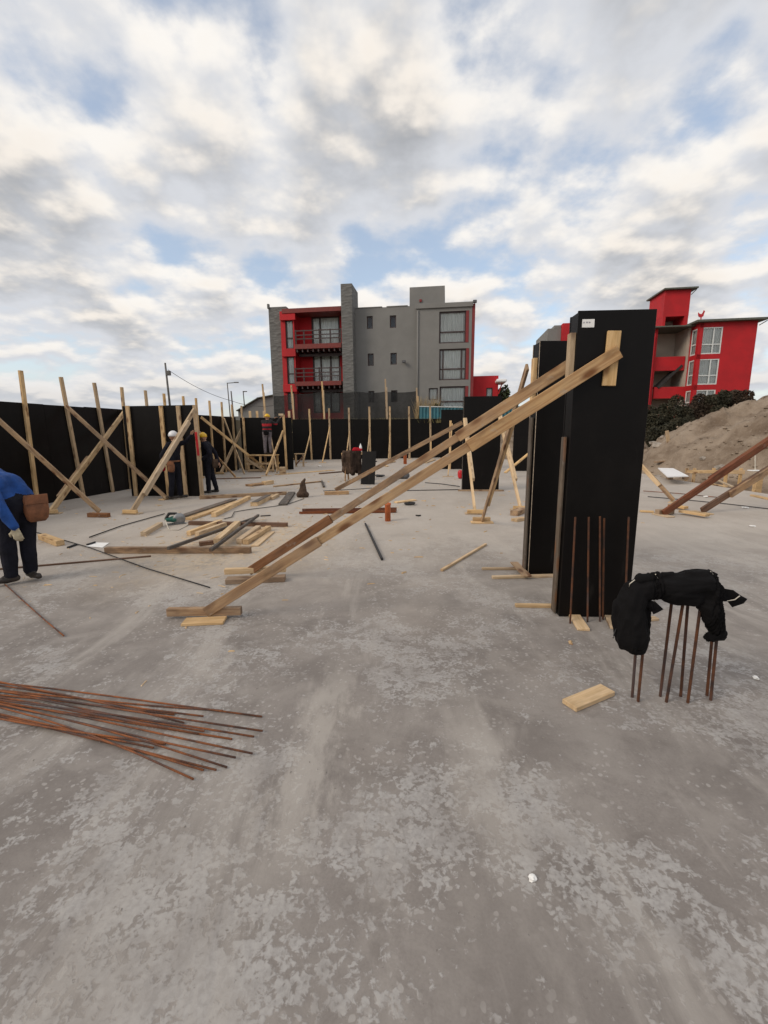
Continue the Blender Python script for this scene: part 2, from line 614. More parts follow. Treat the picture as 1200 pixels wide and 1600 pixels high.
concrete = make_concrete()
ply = make_black_ply()
rust = make_rust()
old_rust = make_rust('old_rust', 0.42)
sand = make_sand()
earth = make_ground()
stone = make_stone()
glass = make_glass()
net = make_net()
pine = wood('pine', (0.63, 0.445, 0.25), (0.47, 0.305, 0.15))
pine_pale = wood('pale_pine', (0.66, 0.49, 0.31), (0.52, 0.36, 0.20), knots=0.4)
pine_grey = wood('weathered_pine', (0.49, 0.33, 0.185), (0.34, 0.20, 0.105), grey=0.22, knots=1.0, stain=0.8)
brown = wood('old_brown_timber', (0.235, 0.118, 0.062), (0.125, 0.058, 0.03), grey=0.12)
redwood = wood('reddish_timber', (0.225, 0.072, 0.028), (0.11, 0.035, 0.015), grey=0.05)
dark_wood = wood('dark_stained_timber', (0.15, 0.125, 0.105), (0.065, 0.052, 0.045), grey=0.4)
dull_plank = wood('dull_plank', (0.15, 0.115, 0.085), (0.075, 0.056, 0.042), grey=0.3)
stain_wood = wood('pine_with_cement_stain', (0.43, 0.275, 0.15), (0.26, 0.15, 0.08), grey=0.28, stain=0.85)
ply_edge = plain('plywood_edge', (0.42, 0.34, 0.26), 0.8, 0.3, 30)
grey_wall = plain('grey_render', (0.205, 0.20, 0.19), 0.9, 0.07, 0.8, bmp=0.2, bscale=30)
red_wall = plain('red_render', (0.43, 0.008, 0.013), 0.75, 0.12, 0.7, bmp=0.2, bscale=30)
beige_wall = plain('beige_render', (0.42, 0.37, 0.31), 0.9, 0.08, 0.8)
brown_frame = plain('brown_joinery', (0.045, 0.022, 0.02), 0.5, 0.2)
white_frame = plain('white_joinery', (0.62, 0.64, 0.63), 0.45, 0.06)
curtain_m = plain('curtain_cloth', (0.78, 0.79, 0.76), 0.9, 0.05, 2)
roof_m = plain('roof_sheet', (0.10, 0.105, 0.085), 0.6, 0.2)
shed_m = plain('shed_sheet', (0.17, 0.17, 0.165), 0.7, 0.15, 0.6)
teal = plain('teal_sheet', (0.02, 0.12, 0.15), 0.45, 0.2, 2)
dark_room = plain('dark_interior', (0.03, 0.028, 0.027), 0.9, 0.2)
pole_m = plain('grey_pole', (0.12, 0.115, 0.11), 0.8, 0.2)
orange = plain('orange_pvc', (0.50, 0.125, 0.035), 0.5, 0.2, 9)
black_rub = plain('black_rubber', (0.014, 0.013, 0.013), 0.6, 0.2)
cloth_black = plain('black_cloth', (0.0055, 0.005, 0.0055), 0.9, 0.25, 9, spec=0.15, bmp=0.5, bscale=18)
cloth_navy = plain('navy_cloth', (0.010, 0.010, 0.016), 0.9, 0.3, 7, spec=0.2, bmp=0.5, bscale=25)
cloth_blue = plain('blue_cloth', (0.012, 0.060, 0.235), 0.75, 0.3, 6, spec=0.3, bmp=0.6, bscale=16)
cloth_brown = plain('brown_cloth', (0.075, 0.050, 0.036), 0.95, 0.4, 5, spec=0.1, bmp=0.6, bscale=20)
cloth_grey = plain('grey_trouser_cloth', (0.16, 0.14, 0.15), 0.9, 0.25, 8, spec=0.1, bmp=0.5, bscale=20)
cloth_red = plain('red_cloth', (0.34, 0.012, 0.022), 0.85, 0.25, 8, spec=0.1)
piping = plain('pale_piping', (0.58, 0.53, 0.45), 0.8, 0.1)
skin = plain('skin', (0.36, 0.19, 0.12), 0.55, 0.12, 12)
glove_m = plain('work_glove', (0.42, 0.36, 0.25), 0.9, 0.25, 12, bmp=0.4, bscale=40)
leather = plain('tan_leather', (0.20, 0.075, 0.03), 0.6, 0.35, 9)
boot_m = plain('boot_leather', (0.030, 0.022, 0.017), 0.6, 0.35, 9)
hat_yellow = plain('yellow_shell', (0.72, 0.42, 0.012), 0.35, 0.08, 6)
hat_white = plain('white_shell', (0.74, 0.74, 0.76), 0.35, 0.05, 6)
red_paint = plain('red_paint', (0.48, 0.012, 0.018), 0.4, 0.1, 6)
white_sheet = plain('white_sheet', (0.80, 0.80, 0.80), 0.5, 0.04, 3)
paper = plain('paper', (0.80, 0.79, 0.77), 0.8, 0.04, 20)
green_tool = plain('green_tool_body', (0.012, 0.10, 0.075), 0.4, 0.15, 8)
steel = plain('dull_steel', (0.28, 0.28, 0.28), 0.45, 0.2, 10, metallic=0.7)
print_grey = plain('grey_print', (0.34, 0.33, 0.36), 0.8)
glass_dark = plain('grey_plastic', (0.10, 0.10, 0.105), 0.5, 0.2, 6)
stones_m = plain('rubble_stone', (0.30, 0.26, 0.22), 0.95, 0.35, 3)
hedge_leaf = make_leaf('dark_scrub_leaf', (0.020, 0.022, 0.011), (0.042, 0.034, 0.016))
hedge_leaf2 = make_leaf('reddish_scrub_leaf', (0.030, 0.020, 0.012), (0.060, 0.036, 0.02))
straw = make_leaf('dry_reed', (0.24, 0.17, 0.09), (0.34, 0.26, 0.14))
conifer_leaf = make_leaf('conifer_leaf', (0.03, 0.05, 0.02), (0.07, 0.09, 0.03))
grass_m = make_leaf('dry_grass', (0.13, 0.12, 0.04), (0.22, 0.18, 0.07))

# ------------------------------------------------------------------ ground, slab, sand
A0, A1 = V((-8.33, 10.55, 0)), V((-6.78, 20.33, 0))
AD = (A1 - A0).normalized()                       # long left wall runs along this
AN = V((AD.y, -AD.x, 0))                          # towards the slab
E0, E1 = G(459, 719), G(650, 715.5)
ED = (E1 - E0).normalized()

A_near, A_far = A0 - AD * 8.0, A0 + AD * 10.2
E_far = E0 + ED * 14.5
sl = [A_near - AD * 14 - AN * 0.3, A_far - AN * 0.3, E0 - ED * 1.6 + V((0, 0.25, 0)), E_far + V((0, 0.25, 0)), V((10.3, 20, 0)), V((9.85, 15.2, 0)), V((9.95, 11.3, 0)), V((10.0, -14, 0))]


def prism(name, pts, z0, z1, mat):
    n = len(pts)
    vs_ = [(p.x, p.y, z1) for p in pts] + [(p.x, p.y, z0) for p in pts]
    fs = [tuple(range(n))[::-1], tuple(range(n, 2 * n))] + [(i, (i + 1) % n, n + (i + 1) % n, n + i) for i in range(n)]
    return sheet(name, vs_, fs, mat)


slab = tag(prism('concrete_slab', sl, -0.22, 0.0, concrete), kind='structure')

# outer ground at street level with the excavated pit left open
pit = [A_near - AD * 18 - AN * 0.35, A_far + AD * 9 - AN * 0.35, V((14, 38, 0)), V((30, 38, 0)), V((30, -18, 0))]
far = [V((-900, -900, 0)), V((-900, 1500, 0)), V((0, 1500, 0)), V((900, 1500, 0)), V((900, -900, 0))]
GL = 2.3
n = len(pit)
vs_ = [(p.x, p.y, GL) for p in pit] + [(p.x, p.y, GL) for p in far] + [(p.x, p.y, -0.6) for p in pit]
fs = []
for i in range(n):
    j = (i + 1) % n
    fs.append((i, j, n + j, n + i))
    fs.append((i, 2 * n + i, 2 * n + j, j))
fs.append(tuple(range(2 * n, 3 * n)))
tag(sheet('ground', vs_, fs, earth), kind='structure')


def smooth(a, b, x):
    t_ = max(0.0, min(1.0, (x - a) / (b - a)))
    return t_ * t_ * (3 - 2 * t_)


def bank_h(x, y):
    d = x - 10.8 - 0.4 * mn.noise(V((y * 0.5, 3.1, 0)))
    rise = max(smooth(0, 12, d) * 0.45, smooth(24, 36, y) * 0.98, smooth(12, 18, d) * 0.98)
    base = -0.35 + rise * 2.7
    wob = 0.9 * mn.noise(V((x * 0.22, y * 0.22, 8.0)))
    cone = 5.0 - 0.58 * math.sqrt((x - 18.6 + wob) ** 2 + ((y - 17.3) * 1.05) ** 2 + 1.0)
    cone -= 1.7 * (1 - smooth(11.0, 14.0, x + (y - 15) * 0.45))
    h = max(base, cone) + 0.175 * math.exp(-abs(base - cone) / 0.35)
    rise = max(rise, smooth(-0.3, 2.0, cone))
    amp = 0.25 + 0.75 * rise
    p = V((x * 0.45, y * 0.45, 1.7))
    h += amp * 0.30 * mn.fractal(p, 0.9, 2.0, 6)
    e_ = mn.noise(V((x * 0.42 + 4, y * 0.75, 2.0)))
    h += amp * 0.34 * (smooth(-0.02, 0.10, e_) - 0.5)
    h += amp * 0.10 * mn.noise(V((x * 2.6, y * 2.6, 0.3)))
    h -= amp * 0.30 * abs(mn.fractal(V((x * 1.3, y * 1.3, 5.0)), 0.9, 2.1, 4))
    return h


NX, NY = 300, 330
vs_, fs = [], []
for j in range(NY + 1):
    for i in range(NX + 1):
        x = 7.0 + 38.0 * (i / NX) ** 1.25
        y = -4.0 + 50.0 * j / NY
        h = bank_h(x, y)
        if x < 10.4 and y < 20.5:
            h = min(h, -0.3)
        if y < 9:
            h = min(h, GL + 0.4)
        ed = min(smooth(45, 40, x), smooth(46, 40, y), smooth(-4, 0, y))
        h = h * ed + (GL - 0.1) * (1 - ed) if x > 28 or y > 36 else h
        vs_.append((x, y, h))
for j in range(NY):
    for i in range(NX):
        a = j * (NX + 1) + i
        fs.append((a, a + 1, a + NX + 2, a + NX + 1))
tag(sheet('sand_mound', vs_, fs, sand, smooth=True), kind='structure')


# ------------------------------------------------------------------ formwork walls
def ply_panel(name, parent, M, w, h, t=0.018, edge=None):
    bm = bmesh.new()
    add_box(bm, (0, 0, 0), (w, t, h), 0.0015)
    if edge:
        for f in bm.faces:
            if abs(f.normal.y) < 0.5:
                f.material_index = 1
    return mesh_obj(name, bm, [ply, edge or ply], parent, M)


def wall(label, p0, p1, h, cat='formwork wall', studs=(), back=True):
    """run of 1.22 m black film-faced sheets from p0 to p1, seen face towards the slab"""
    p0, p1 = V(p0), V(p1)
    d = (p1 - p0).normalized()
    L = (p1 - p0).length
    t = thing('formwork_wall', label, cat, p0, d)
    t['kind'] = 'thing'
    k = max(1, round(L / 1.22))
    w = L / k
    nrm = Z.cross(d)
    for i in range(k):
        dz = random.uniform(-0.012, 0.012)
        M = frame(p0 + d * (i * w + 0.002) + Z * 0.004 + nrm * random.uniform(0, 0.004), d)
        ply_panel('panel', t, M, w - 0.004, h + dz)
    if back:
        board('waler', p0 + nrm * 0.10 + Z * 0.5, p1 + nrm * 0.10 + Z * 0.5, 0.07, 0.045, pine, t)
        board('waler', p0 + nrm * 0.10 + Z * 1.7, p1 + nrm * 0.10 + Z * 1.7, 0.07, 0.045, pine, t)
    return t, d, nrm


def stud(t, base, top, mat=None, w=0.075, dep=0.05, toward=None):
    return board('stud', base, top, w, dep, mat or pine, t, up=toward)


# long left wall A (with the part seen beyond the free-standing panel)
wa, d, nr = wall('long black plywood formwork wall along the left edge, with tall pine studs', A_near, A_far, 2.4)
fn = -nr                                             # face towards the slab
for (bx, by, tx, ty) in ((69, 790, 32, 579), (120, 777, 95, 589), (171, 769, 147, 598), (200, 764, 190, 605)):
    g = G(bx, by)
    s = (g - A0).dot(AD)
    base = A0 + AD * s + fn * 0.03
    q = onplane(tx, ty, A0 + fn * 0.03, fn)
    stud(wa, base, q, pine, 0.085, 0.06, fn)
for (tx, ty) in ((227, 610), (256, 615), (286, 619), (306, 622), (327, 626), (346, 628), (362, 632), (377, 634)):
    q = onplane(tx, ty, A0 + fn * 0.03, fn)
    base = V((q.x, q.y, 0)) + AD * random.uniform(-0.04, 0.04)
    stud(wa, base, q, pine, 0.085, 0.06, fn)
for s in (-2.4, -4.2, -6.2):
    b0 = A0 + AD * s + fn * 0.03
    stud(wa, b0, b0 + Z * 2.95, pine, 0.085, 0.06, fn)

# free-standing panel B
B0, B1 = G(206, 775), G(318, 775.5)
wb, d, nb = wall('free-standing black formwork panel with four studs behind the white-helmeted worker', B0, B1, 2.4, 'formwork panel')
for (bx, tx, ty) in ((213, 199, 634), (264, 251, 634), (291, 278, 634), (316, 304, 633)):
    q = onplane(tx, ty, B0 - nb * 0.03, nb)
    g = onplane(bx, 775, B0 - nb * 0.03, nb)
    stud(wb, V((g.x, g.y, 0)), q, pine, 0.1, 0.05, -nb)

# panel D in front of the worker on the trestle
D0, D1 = G(380, 734.5), G(459, 733.5)
wd, d, nd_ = wall('black formwork panel that the worker on the trestle reaches over', D0, D1, 2.36, 'formwork panel')
for (bx, tx, ty) in ((385, 380, 652), (448, 443, 648)):
    q = onplane(tx, ty, D0 - nd_ * 0.04, nd_)
    g = onplane(bx, 734, D0 - nd_ * 0.04, nd_)
    stud(wd, V((g.x, g.y, 0)), q, pine, 0.1, 0.06, -nd_)
box('stud_head', (-0.16, -0.05, -0.05), (0.05, 0.05, 0.05), pine_pale, wd, frame(onplane(441, 648, D0 - nd_ * 0.05, nd_), d))
for tx in (391, 402, 413, 452):
    g = onplane(tx, 652, D0 + nd_ * 0.08, nd_)
    stud(wd, V((g.x, g.y, 0)), g + Z * 0.28, pine_pale, 0.1, 0.06, -nd_)

# far wall E
we, d, ne = wall('far black formwork wall below the grey building, braced by seven studs', E0, E0 + ED * 11.2, 2.5)
e_studs = ((487, 483, 639), (516.5, 514, 638), (547, 545, 637), (578.5, 577, 635.5), (609.5, 609, 635), (640, 639, 635), (673, 672, 634.5))
for (bx, tx, ty) in e_studs:
    q = onplane(tx, ty, E0 - ne * 0.03, ne)
    g = onplane(bx, 716, E0 - ne * 0.03, ne)
    stud(we, V((g.x, g.y, 0)), q, pine, 0.11, 0.06, -ne)

# panel F, left of the third column, and the far panel seen between the columns
F0 = G(688, 733)
wf, d, nf = wall('black formwork panel left of the farthest column, partly hidden behind it', F0, F0 + U * 1.7, 2.62, 'formwork panel')
g = F0 + U * 0.42 - nf * 0.03
stud(wf, g, g + Z * 2.15, pine, 0.1, 0.06, -nf)
P0 = G(800, 736)
wp, d, npn = wall('black formwork panel glimpsed between the farthest column and the second column', P0, P0 + U * 2.4, 2.5, 'formwork panel')


# ------------------------------------------------------------------ column forms
def column(label, p, w, dep, h, edge=None, yaw=YAW):
    u = V((math.cos(yaw), -math.sin(yaw), 0))
    v = V((math.sin(yaw), math.cos(yaw), 0))
    t = thing('column_formwork', label, 'column formwork', p, u)
    T = 0.018
    ply_panel('front_panel', t, frame(p + Z * 0.006, u), w, h, T, edge)
    ply_panel('back_panel', t, frame(p + v * (dep - T) + Z * 0.004, u), w, h - 0.004, T, edge)
    M = frame(p + v * (dep - T - 0.001) + u * 0.004 + Z * 0.003, -v)
    ply_panel('side_panel', t, M, dep - 2 * T - 0.002, h - 0.006, T)
    M = frame(p + v * (T + 0.001) + u * (w - 0.004) + Z * 0.003, v)
    ply_panel('side_panel', t, M, dep - 2 * T - 0.002, h - 0.006, T)
    return t, u, v


c1p = G(873, 963.7)
c1, u1, v1 = column('nearest tall black column form with a white sticker near its top', c1p, 0.61, 0.19, 2.59, None, R(3))
n1 = -v1
# sticker with three rows of small print, cleat and side batten
sq = onplane(910, 499, c1p, n1)
st = box('sticker', (0, -0.0012, -0.062), (0.096, 0, 0), paper, c1, frame(sq + n1 * 0.0005, u1), 0)
for k in range(1):
    for j in range(3):
        box('printed_mark', (0.008 + j * 0.021, -0.0022, -0.03 - k * 0.02), (0.008 + j * 0.021 + random.uniform(0.010, 0.017), -0.0013, -0.019 - k * 0.02), print_grey, st, WM[st.name], 0)
ca, cb_ = onplane(947 + 4, 603, c1p + n1 * 0.014, n1), onplane(960, 517, c1p + n1 * 0.014, n1)
board('cleat', ca, cb_, 0.105, 0.024, pine, c1, up=n1)
sp_ = c1p - u1 * 0.024
ba, bb = onplane(878, 600, sp_ + v1 * 0.04, v1), onplane(880.5, 521, sp_ + v1 * 0.04, v1)
ba.x, ba.y = (sp_ + v1 * 0.05).x, (sp_ + v1 * 0.05).y
board('side_batten', ba, V((ba.x, ba.y, bb.z)), 0.07, 0.046, pine, c1, up=u1)

side_plank = sp_ + u1 * 0.008 + v1 * 0.10
board('side_plank', side_plank + Z * 0.012, side_plank + Z * 1.60, 0.085, 0.020, dull_plank, c1, up=u1)

c2p = G(825.5, 898.7)
c2, u2, v2 = column('second black column form with a pale plywood edge, half hidden behind the nearest one', c2p, 0.62, 0.21, 2.59, ply_edge, R(-2))
g = c2p - u2 * 0.022 + v2 * 0.08
board('side_batten', g + Z * 1.9, g + Z * 2.43, 0.07, 0.044, pine_pale, c2, up=u2)
g = c2p - u2 * 0.014 + v2 * 0.11
board('side_plank', g + Z * 0.012, g + Z * 1.80, 0.09, 0.020, dull_plank, c2, up=u2)
c3p = G(722, 767)
c3, u3, v3 = column('farthest black column form with its base plank and long braces', c3p, 1.02, 0.22, 2.6, ply_edge, R(5))
board('base_plank', c3p - u3 * 0.12 - v3 * 0.05 + Z * 0.022, c3p + u3 * 1.15 - v3 * 0.05 + Z * 0.022, 0.09, 0.04, pine_grey, c3)
c4p = V((9.1, 9.3, 0))
column('black column form standing just beyond the right edge', c4p, 0.7, 0.2, 2.59, None, R(8))


# ------------------------------------------------------------------ braces
def brace(label, foot, top, w=0.1, t=0.03, mat=None, up=None, lift=0.05, group='timber braces', block=True, sis=(), plate=True):
    """inclined board; sis: extra boards lapped on it as (from, to, material, side)"""
    foot, top = V(foot), V(top)
    o = thing('timber_brace', label, 'brace', foot, (1, 0, 0), group)
    d = (top - foot)
    hd = V((d.x, d.y, 0)).normalized()
    f2 = foot + Z * lift
    side = d.cross(Z).normalized()
    if up is None:
        up = side if side.y < 0 else -side
    board('main_board', f2, top, w, t, mat or pine, o, up=up)
    for (a, b, m, s) in sis:
        k = V(up).normalized() * (t + 0.001) * s
        board('lapped_board', f2 + (top - f2) * a + k, f2 + (top - f2) * b + k, w * 1.02, t, m, o, up=up)
    if block:
        acr = V((-hd.y, hd.x, 0))
        c = foot - hd * 0.06
        board('stop_block', c - acr * 0.16 + Z * 0.062, c + acr * 0.16 + Z * 0.062, 0.07, 0.07, pine, o)
    if plate:
        acr = V((-hd.y, hd.x, 0))
        board('foot_plate', foot - acr * 0.2 + Z * 0.013, foot + acr * 0.2 + Z * 0.013, 0.16, 0.024, pine_pale, o)
    return o


# the two long braces in the foreground
b1f = G(322, 967)
b1t = onplane(968, 549, c1p + n1 * 0.045, n1)
o = thing('timber_brace', 'nearest long spliced brace running up to the cleat on the nearest column', 'brace', b1f, (1, 0, 0), 'timber braces')
dv = (b1t - (b1f + Z * 0.06))
sd_ = dv.cross(Z).normalized()
if sd_.y > 0:
    sd_ = -sd_
f2 = b1f + Z * 0.06
board('lower_board', f2, f2 + dv * 0.30, 0.094, 0.022, stain_wood, o, up=sd_)
board('middle_board', f2 + dv * 0.12 - sd_ * 0.023, f2 + dv * 0.80 - sd_ * 0.023, 0.080, 0.022, pine_grey, o, up=sd_)
board('upper_board', f2 + dv * 0.665, f2 + dv * 1.0, 0.108, 0.022, pine_grey, o, up=sd_)
k0, k1 = G(263, 966), G(378, 964)
board('stop_block', k0 + Z * 0.062, k1 + Z * 0.062, 0.055, 0.072, stain_wood, o)
q0, q1 = G(287, 974), G(352, 971)
board('foot_plate', q0 + Z * 0.013, q1 + Z * 0.013, 0.14, 0.024, pine, o)

b2f = G(390, 903)
b2t = sp_ + u1 * 0.02 + v1 * 0.135
b2t = V((b2t.x, b2t.y, PY(882, 571, b2t.y).z))
o = thing('timber_brace', 'second long brace with a red-brown lower board, above the nearest one', 'brace', b2f, (1, 0, 0), 'timber braces')
f2 = b2f + Z * 0.08
dv = b2t - f2
sd_ = dv.cross(Z).normalized()
if sd_.y > 0:
    sd_ = -sd_
board('lower_board', f2, f2 + dv * 0.32, 0.096, 0.022, brown, o, up=sd_)
board('middle_board', f2 + dv * 0.20 - sd_ * 0.023, f2 + dv * 0.86 - sd_ * 0.023, 0.072, 0.022, stain_wood, o, up=sd_)
board('upper_board', f2 + dv * 0.72, f2 + dv * 1.0, 0.098, 0.022, pine_grey, o, up=sd_)
k0, k1 = G(352, 905), G(445, 903)
board('stop_block', k0 + Z * 0.095, k1 + Z * 0.095 + W * 0.05, 0.06, 0.065, pine_pale, o)
board('foot_plate', G(354, 911) + Z * 0.03, G(446, 907) + Z * 0.03, 0.12, 0.055, stain_wood, o)

# brace of the farthest column
b3t = V((c3p.x - 0.03, c3p.y + 0.05, PY(722, 660, c3p.y).z))
brace('long thin brace between the central sawhorse and the farthest column', G(524, 770), b3t, 0.115, 0.03, stain_wood, lift=0.08, block=False, plate=False)
board('plank', G(507, 773) + Z * 0.045, G(545, 772) + Z * 0.045, 0.16, 0.085, pine_grey)
tag(bpy.data.objects['plank'], 'short thick plank under the foot of the long thin brace', 'plank')

brace('round pole brace on the left of the farthest column', G(742, 803), onplane(725, 655, c3p - v3 * 0.04, v3), 0.085, 0.05, pine_pale, sis=((0.28, 1.0, pine_pale, 1),))
brace('pole brace right of the farthest column, next to the second column', G(813, 797), onplane(779, 648, c3p - v3 * 0.04, v3), 0.085, 0.05, pine_pale, sis=((0.25, 1.0, pine_pale, 1),))
brace('steep brace of the second column with a lapped plank, foot on a plate', G(753, 817), PY(824, 573, 5.25), 0.1, 0.03, pine_grey, sis=((0.16, 0.8, pine, 1),))
brace('small prop in front of the panel left of the farthest column', G(700, 745), F0 + U * 0.5 - nf * 0.05 + Z * 2.0, 0.07, 0.035, pine, block=False)

# braces of the left wall and of panel B
brace('brace of the left wall falling to the right, foot on a brown block', G(156, 803), onplane(-40, 622, A0 + fn * 0.08, fn), 0.1, 0.035, pine_grey, plate=False, block=False)
k0 = G(154, 808)
tag(board('timber_block', k0 - U * 0.22 + Z * 0.045, k0 + U * 0.24 + Z * 0.045, 0.09, 0.085, brown), 'brown timber block at the foot of the brace nearest the blue-jacketed man', 'timber')
brace('thick brace of the left wall rising to the right, crossing two others', G(80, 803), onplane(195, 643, A0 + fn * 0.10, fn), 0.13, 0.05, pine, sis=((0.1, 0.45, pine_grey, 1),))
brace('long brace from the second stud of the left wall down to the free-standing panel', G(259, 780), onplane(103, 634, A0 + fn * 0.09, fn), 0.1, 0.035, pine_grey)
brace('brace in front of the white-helmeted worker holding the free-standing panel', G(207, 803), onplane(304, 640, B0 - nb * 0.09, nb), 0.11, 0.05, pine, sis=((0.14, 0.86, pine_pale, 1),))
# braces further back along the left wall
brace('long falling brace behind the yellow-helmeted worker', G(416, 735), onplane(314, 652, A0 + fn * 0.1, fn), 0.11, 0.035, pine, block=False)
brace('short high brace on the back part of the left wall', G(382, 742), onplane(350, 654, A0 + fn * 0.1, fn), 0.1, 0.035, pine, block=False, plate=False)
brace('rising brace crossing the long falling one behind the yellow-helmeted worker', G(345, 741), onplane(380, 665, A0 + fn * 0.12, fn), 0.14, 0.05, pine)
brace('low prop at the hip of the yellow-helmeted worker', G(368, 747), G(338, 742) + Z * 0.85, 0.09, 0.035, pine_grey, block=False)
# panel D
brace('leaning brace below the bent stud of the panel at the trestle', G(416, 744), onplane(442, 674, D0 - nd_ * 0.09, nd_), 0.12, 0.05, pine, block=False)
brace('thin prop behind the leaning brace of the panel at the trestle', G(433, 740), onplane(423, 680, D0 - nd_ * 0.07, nd_), 0.09, 0.04, pine, block=False, plate=False)
# far wall
ordw = ('first', 'second', 'third', 'fourth', 'fifth', 'sixth', 'seventh')
for i, ((bx, tx, ty), fx, hh) in enumerate(zip(e_studs, (474, 504, 540, 573, 606, 634, 668), (1.7, 2.0, 1.75, 1.9, 1.5, 1.2, 1.3))):
    g = onplane(bx, 716, E0 - ne * 0.09, ne)
    top = V((g.x, g.y, hh))
    ft = G(fx, 723)
    if fx > 600:
        ft = V((g.x - 0.12, g.y - 1.3, 0))
    brace('short prop at the %s stud of the far wall, counted from the left' % ordw[i], ft, top, 0.1, 0.05, pine, block=False, group='props of the far wall')

# right-hand braces that hold the column beyond the frame
r1t = V((c4p.x - 0.03, c4p.y, 1.78))
brace('dark red-brown brace rising out at the right edge', G(1036, 806), PY(1215, 681, 9.0), 0.13, 0.05, redwood, sis=((0.42, 1.0, redwood, -1),), block=False)
brace('brown brace to the right of the dark red one, nearest the right edge', G(1096, 802), PY(1230, 714, 9.2), 0.13, 0.05, brown, sis=((0.30, 1.0, stain_wood, 1),), block=False)
brace('pale prop beside the right edge of the nearest column', G(1052, 785), G(1052, 785) + V((-1.05, 0.9, 1.55)), 0.09, 0.05, pine_grey, sis=((0.22, 1.0, pine_pale, 1),), block=False)
tag(board('plank', G(1063, 803) + Z * 0.06, G(1105, 810) + Z * 0.06, 0.13, 0.05, pine), 'short pine plank between the feet of the two brown right-hand braces', 'plank')
tag(board('timber_block', G(1026, 805) + Z * 0.06, G(1050, 803) + Z * 0.06, 0.1, 0.1, pine_grey), 'stop block at the foot of the dark red-brown brace', 'timber')
tag(board('plank', G(1046, 793) + Z * 0.05, G(1072, 797) + Z * 0.05, 0.14, 0.05, pine), 'pine offcut just behind the foot of the dark red-brown brace', 'plank')
tag(board('plank', G(1000, 800) + Z * 0.02, G(1021, 801) + Z * 0.02, 0.1, 0.03, pine), 'plank end sticking out at the right foot of the nearest column, beyond it', 'plank')
# ------------------------------------------------------------------ buildings
def facade(name, parent, mat, M, x0, x1, z0, z1, holes=(), rev=0.25, y=0.0):
    """front wall with real openings and their reveals; local x along, y into the building"""
    xs = sorted({x0, x1, *[h[0] for h in holes], *[h[1] for h in holes]})
    zs = sorted({z0, z1, *[h[2] for h in holes], *[h[3] for h in holes]})
    bm = bmesh.new()
    def vq(a, b, c, e):
        bm.faces.new([bm.verts.new(p) for p in (a, b, c, e)])
    for xa, xb in zip(xs, xs[1:]):
        for za, zb in zip(zs, zs[1:]):
            cx, cz = (xa + xb) / 2, (za + zb) / 2
            if any(h[0] < cx < h[1] and h[2] < cz < h[3] for h in holes):
                continue
            vq((xa, y, za), (xb, y, za), (xb, y, zb), (xa, y, zb))
    for (a, b, c, e) in holes:
        vq((a, y, c), (a, y, e), (a, y + rev, e), (a, y + rev, c))
        vq((b, y, c), (b, y + rev, c), (b, y + rev, e), (b, y, e))
        vq((a, y, e), (b, y, e), (b, y + rev, e), (a, y + rev, e))
        vq((a, y, c), (a, y + rev, c), (b, y + rev, c), (b, y, c))
    vq((x0, y, z0), (x0, y, z1), (x0, y + 0.35, z1), (x0, y + 0.35, z0))
    vq((x1, y, z0), (x1, y + 0.35, z0), (x1, y + 0.35, z1), (x1, y, z1))
    vq((x0, y, z1), (x1, y, z1), (x1, y + 0.35, z1), (x0, y + 0.35, z1))
    return mesh_obj(name, bm, mat, parent, M)


def window(parent, M, x0, x1, z0, z1, y=0.12, fm=None, vs=(), hs=(), curtain=True, fw=0.06):
    """joinery frame with mullions at the given fractions; each pane and the curtain are pieces of it"""
    bm = bmesh.new()
    xs = [x0] + [x0 + (x1 - x0) * f for f in vs] + [x1]
    zs = [z0] + [z0 + (z1 - z0) * f for f in hs] + [z1]
    d = 0.04
    for i, x in enumerate(xs):
        a = x if i == 0 else (x - fw if i == len(xs) - 1 else x - fw / 2)
        add_box(bm, (a, y - d, z0 + 0.002), (a + fw, y + d, z1 - 0.002))
    for i, z in enumerate(zs):
        a = z + 0.003 if i == 0 else (z - fw - 0.003 if i == len(zs) - 1 else z - fw / 2)
        add_box(bm, (x0 + 0.002, y - d + 0.003, a), (x1 - 0.002, y + d - 0.003, a + fw))
    w = mesh_obj('window', bm, fm or brown_frame, parent, M)
    for xa, xb in zip(xs, xs[1:]):
        for za, zb in zip(zs, zs[1:]):
            sheet('pane', [(xa, y + 0.01, za), (xb, y + 0.01, za), (xb, y + 0.01, zb), (xa, y + 0.01, zb)], [(0, 1, 2, 3)], glass, w, M)
    n = max(8, int((x1 - x0) / 0.06))
    vv = []
    cm = curtain_m if curtain else brown_frame
    for i in range(n + 1):
        x = x0 + (x1 - x0) * i / n
        yy = y + 0.10 + (0.035 * math.sin(i * 1.9) + 0.02 * math.sin(i * 0.7) if curtain else 0.5)
        vv += [(x, yy, z0 - 0.1), (x, yy, z1 + 0.1)]
    sheet('curtain' if curtain else 'interior', vv, [(2 * i, 2 * i + 2, 2 * i + 3, 2 * i + 1) for i in range(n)], cm, w, M)
    return w


OB = V((0.0, 36.0, 0.0))
MB = frame(OB, U)


def cpx(px, py, off=0.0, O=OB):
    p = onplane(px, py, O - W * off, W)
    return (p - O).dot(U), p.z


def rect(xa, ya, xb, yb, off=0.0, O=OB):
    a, b = cpx(xa, ya, off, O), cpx(xb, yb, off, O)
    return (min(a[0], b[0]), max(a[0], b[0]), min(a[1], b[1]), max(a[1], b[1]))


zb = GL - 0.3
mb = thing('apartment_building', 'grey and red three-storey apartment building with a tall stone tower', 'building', OB + Z * GL, U)
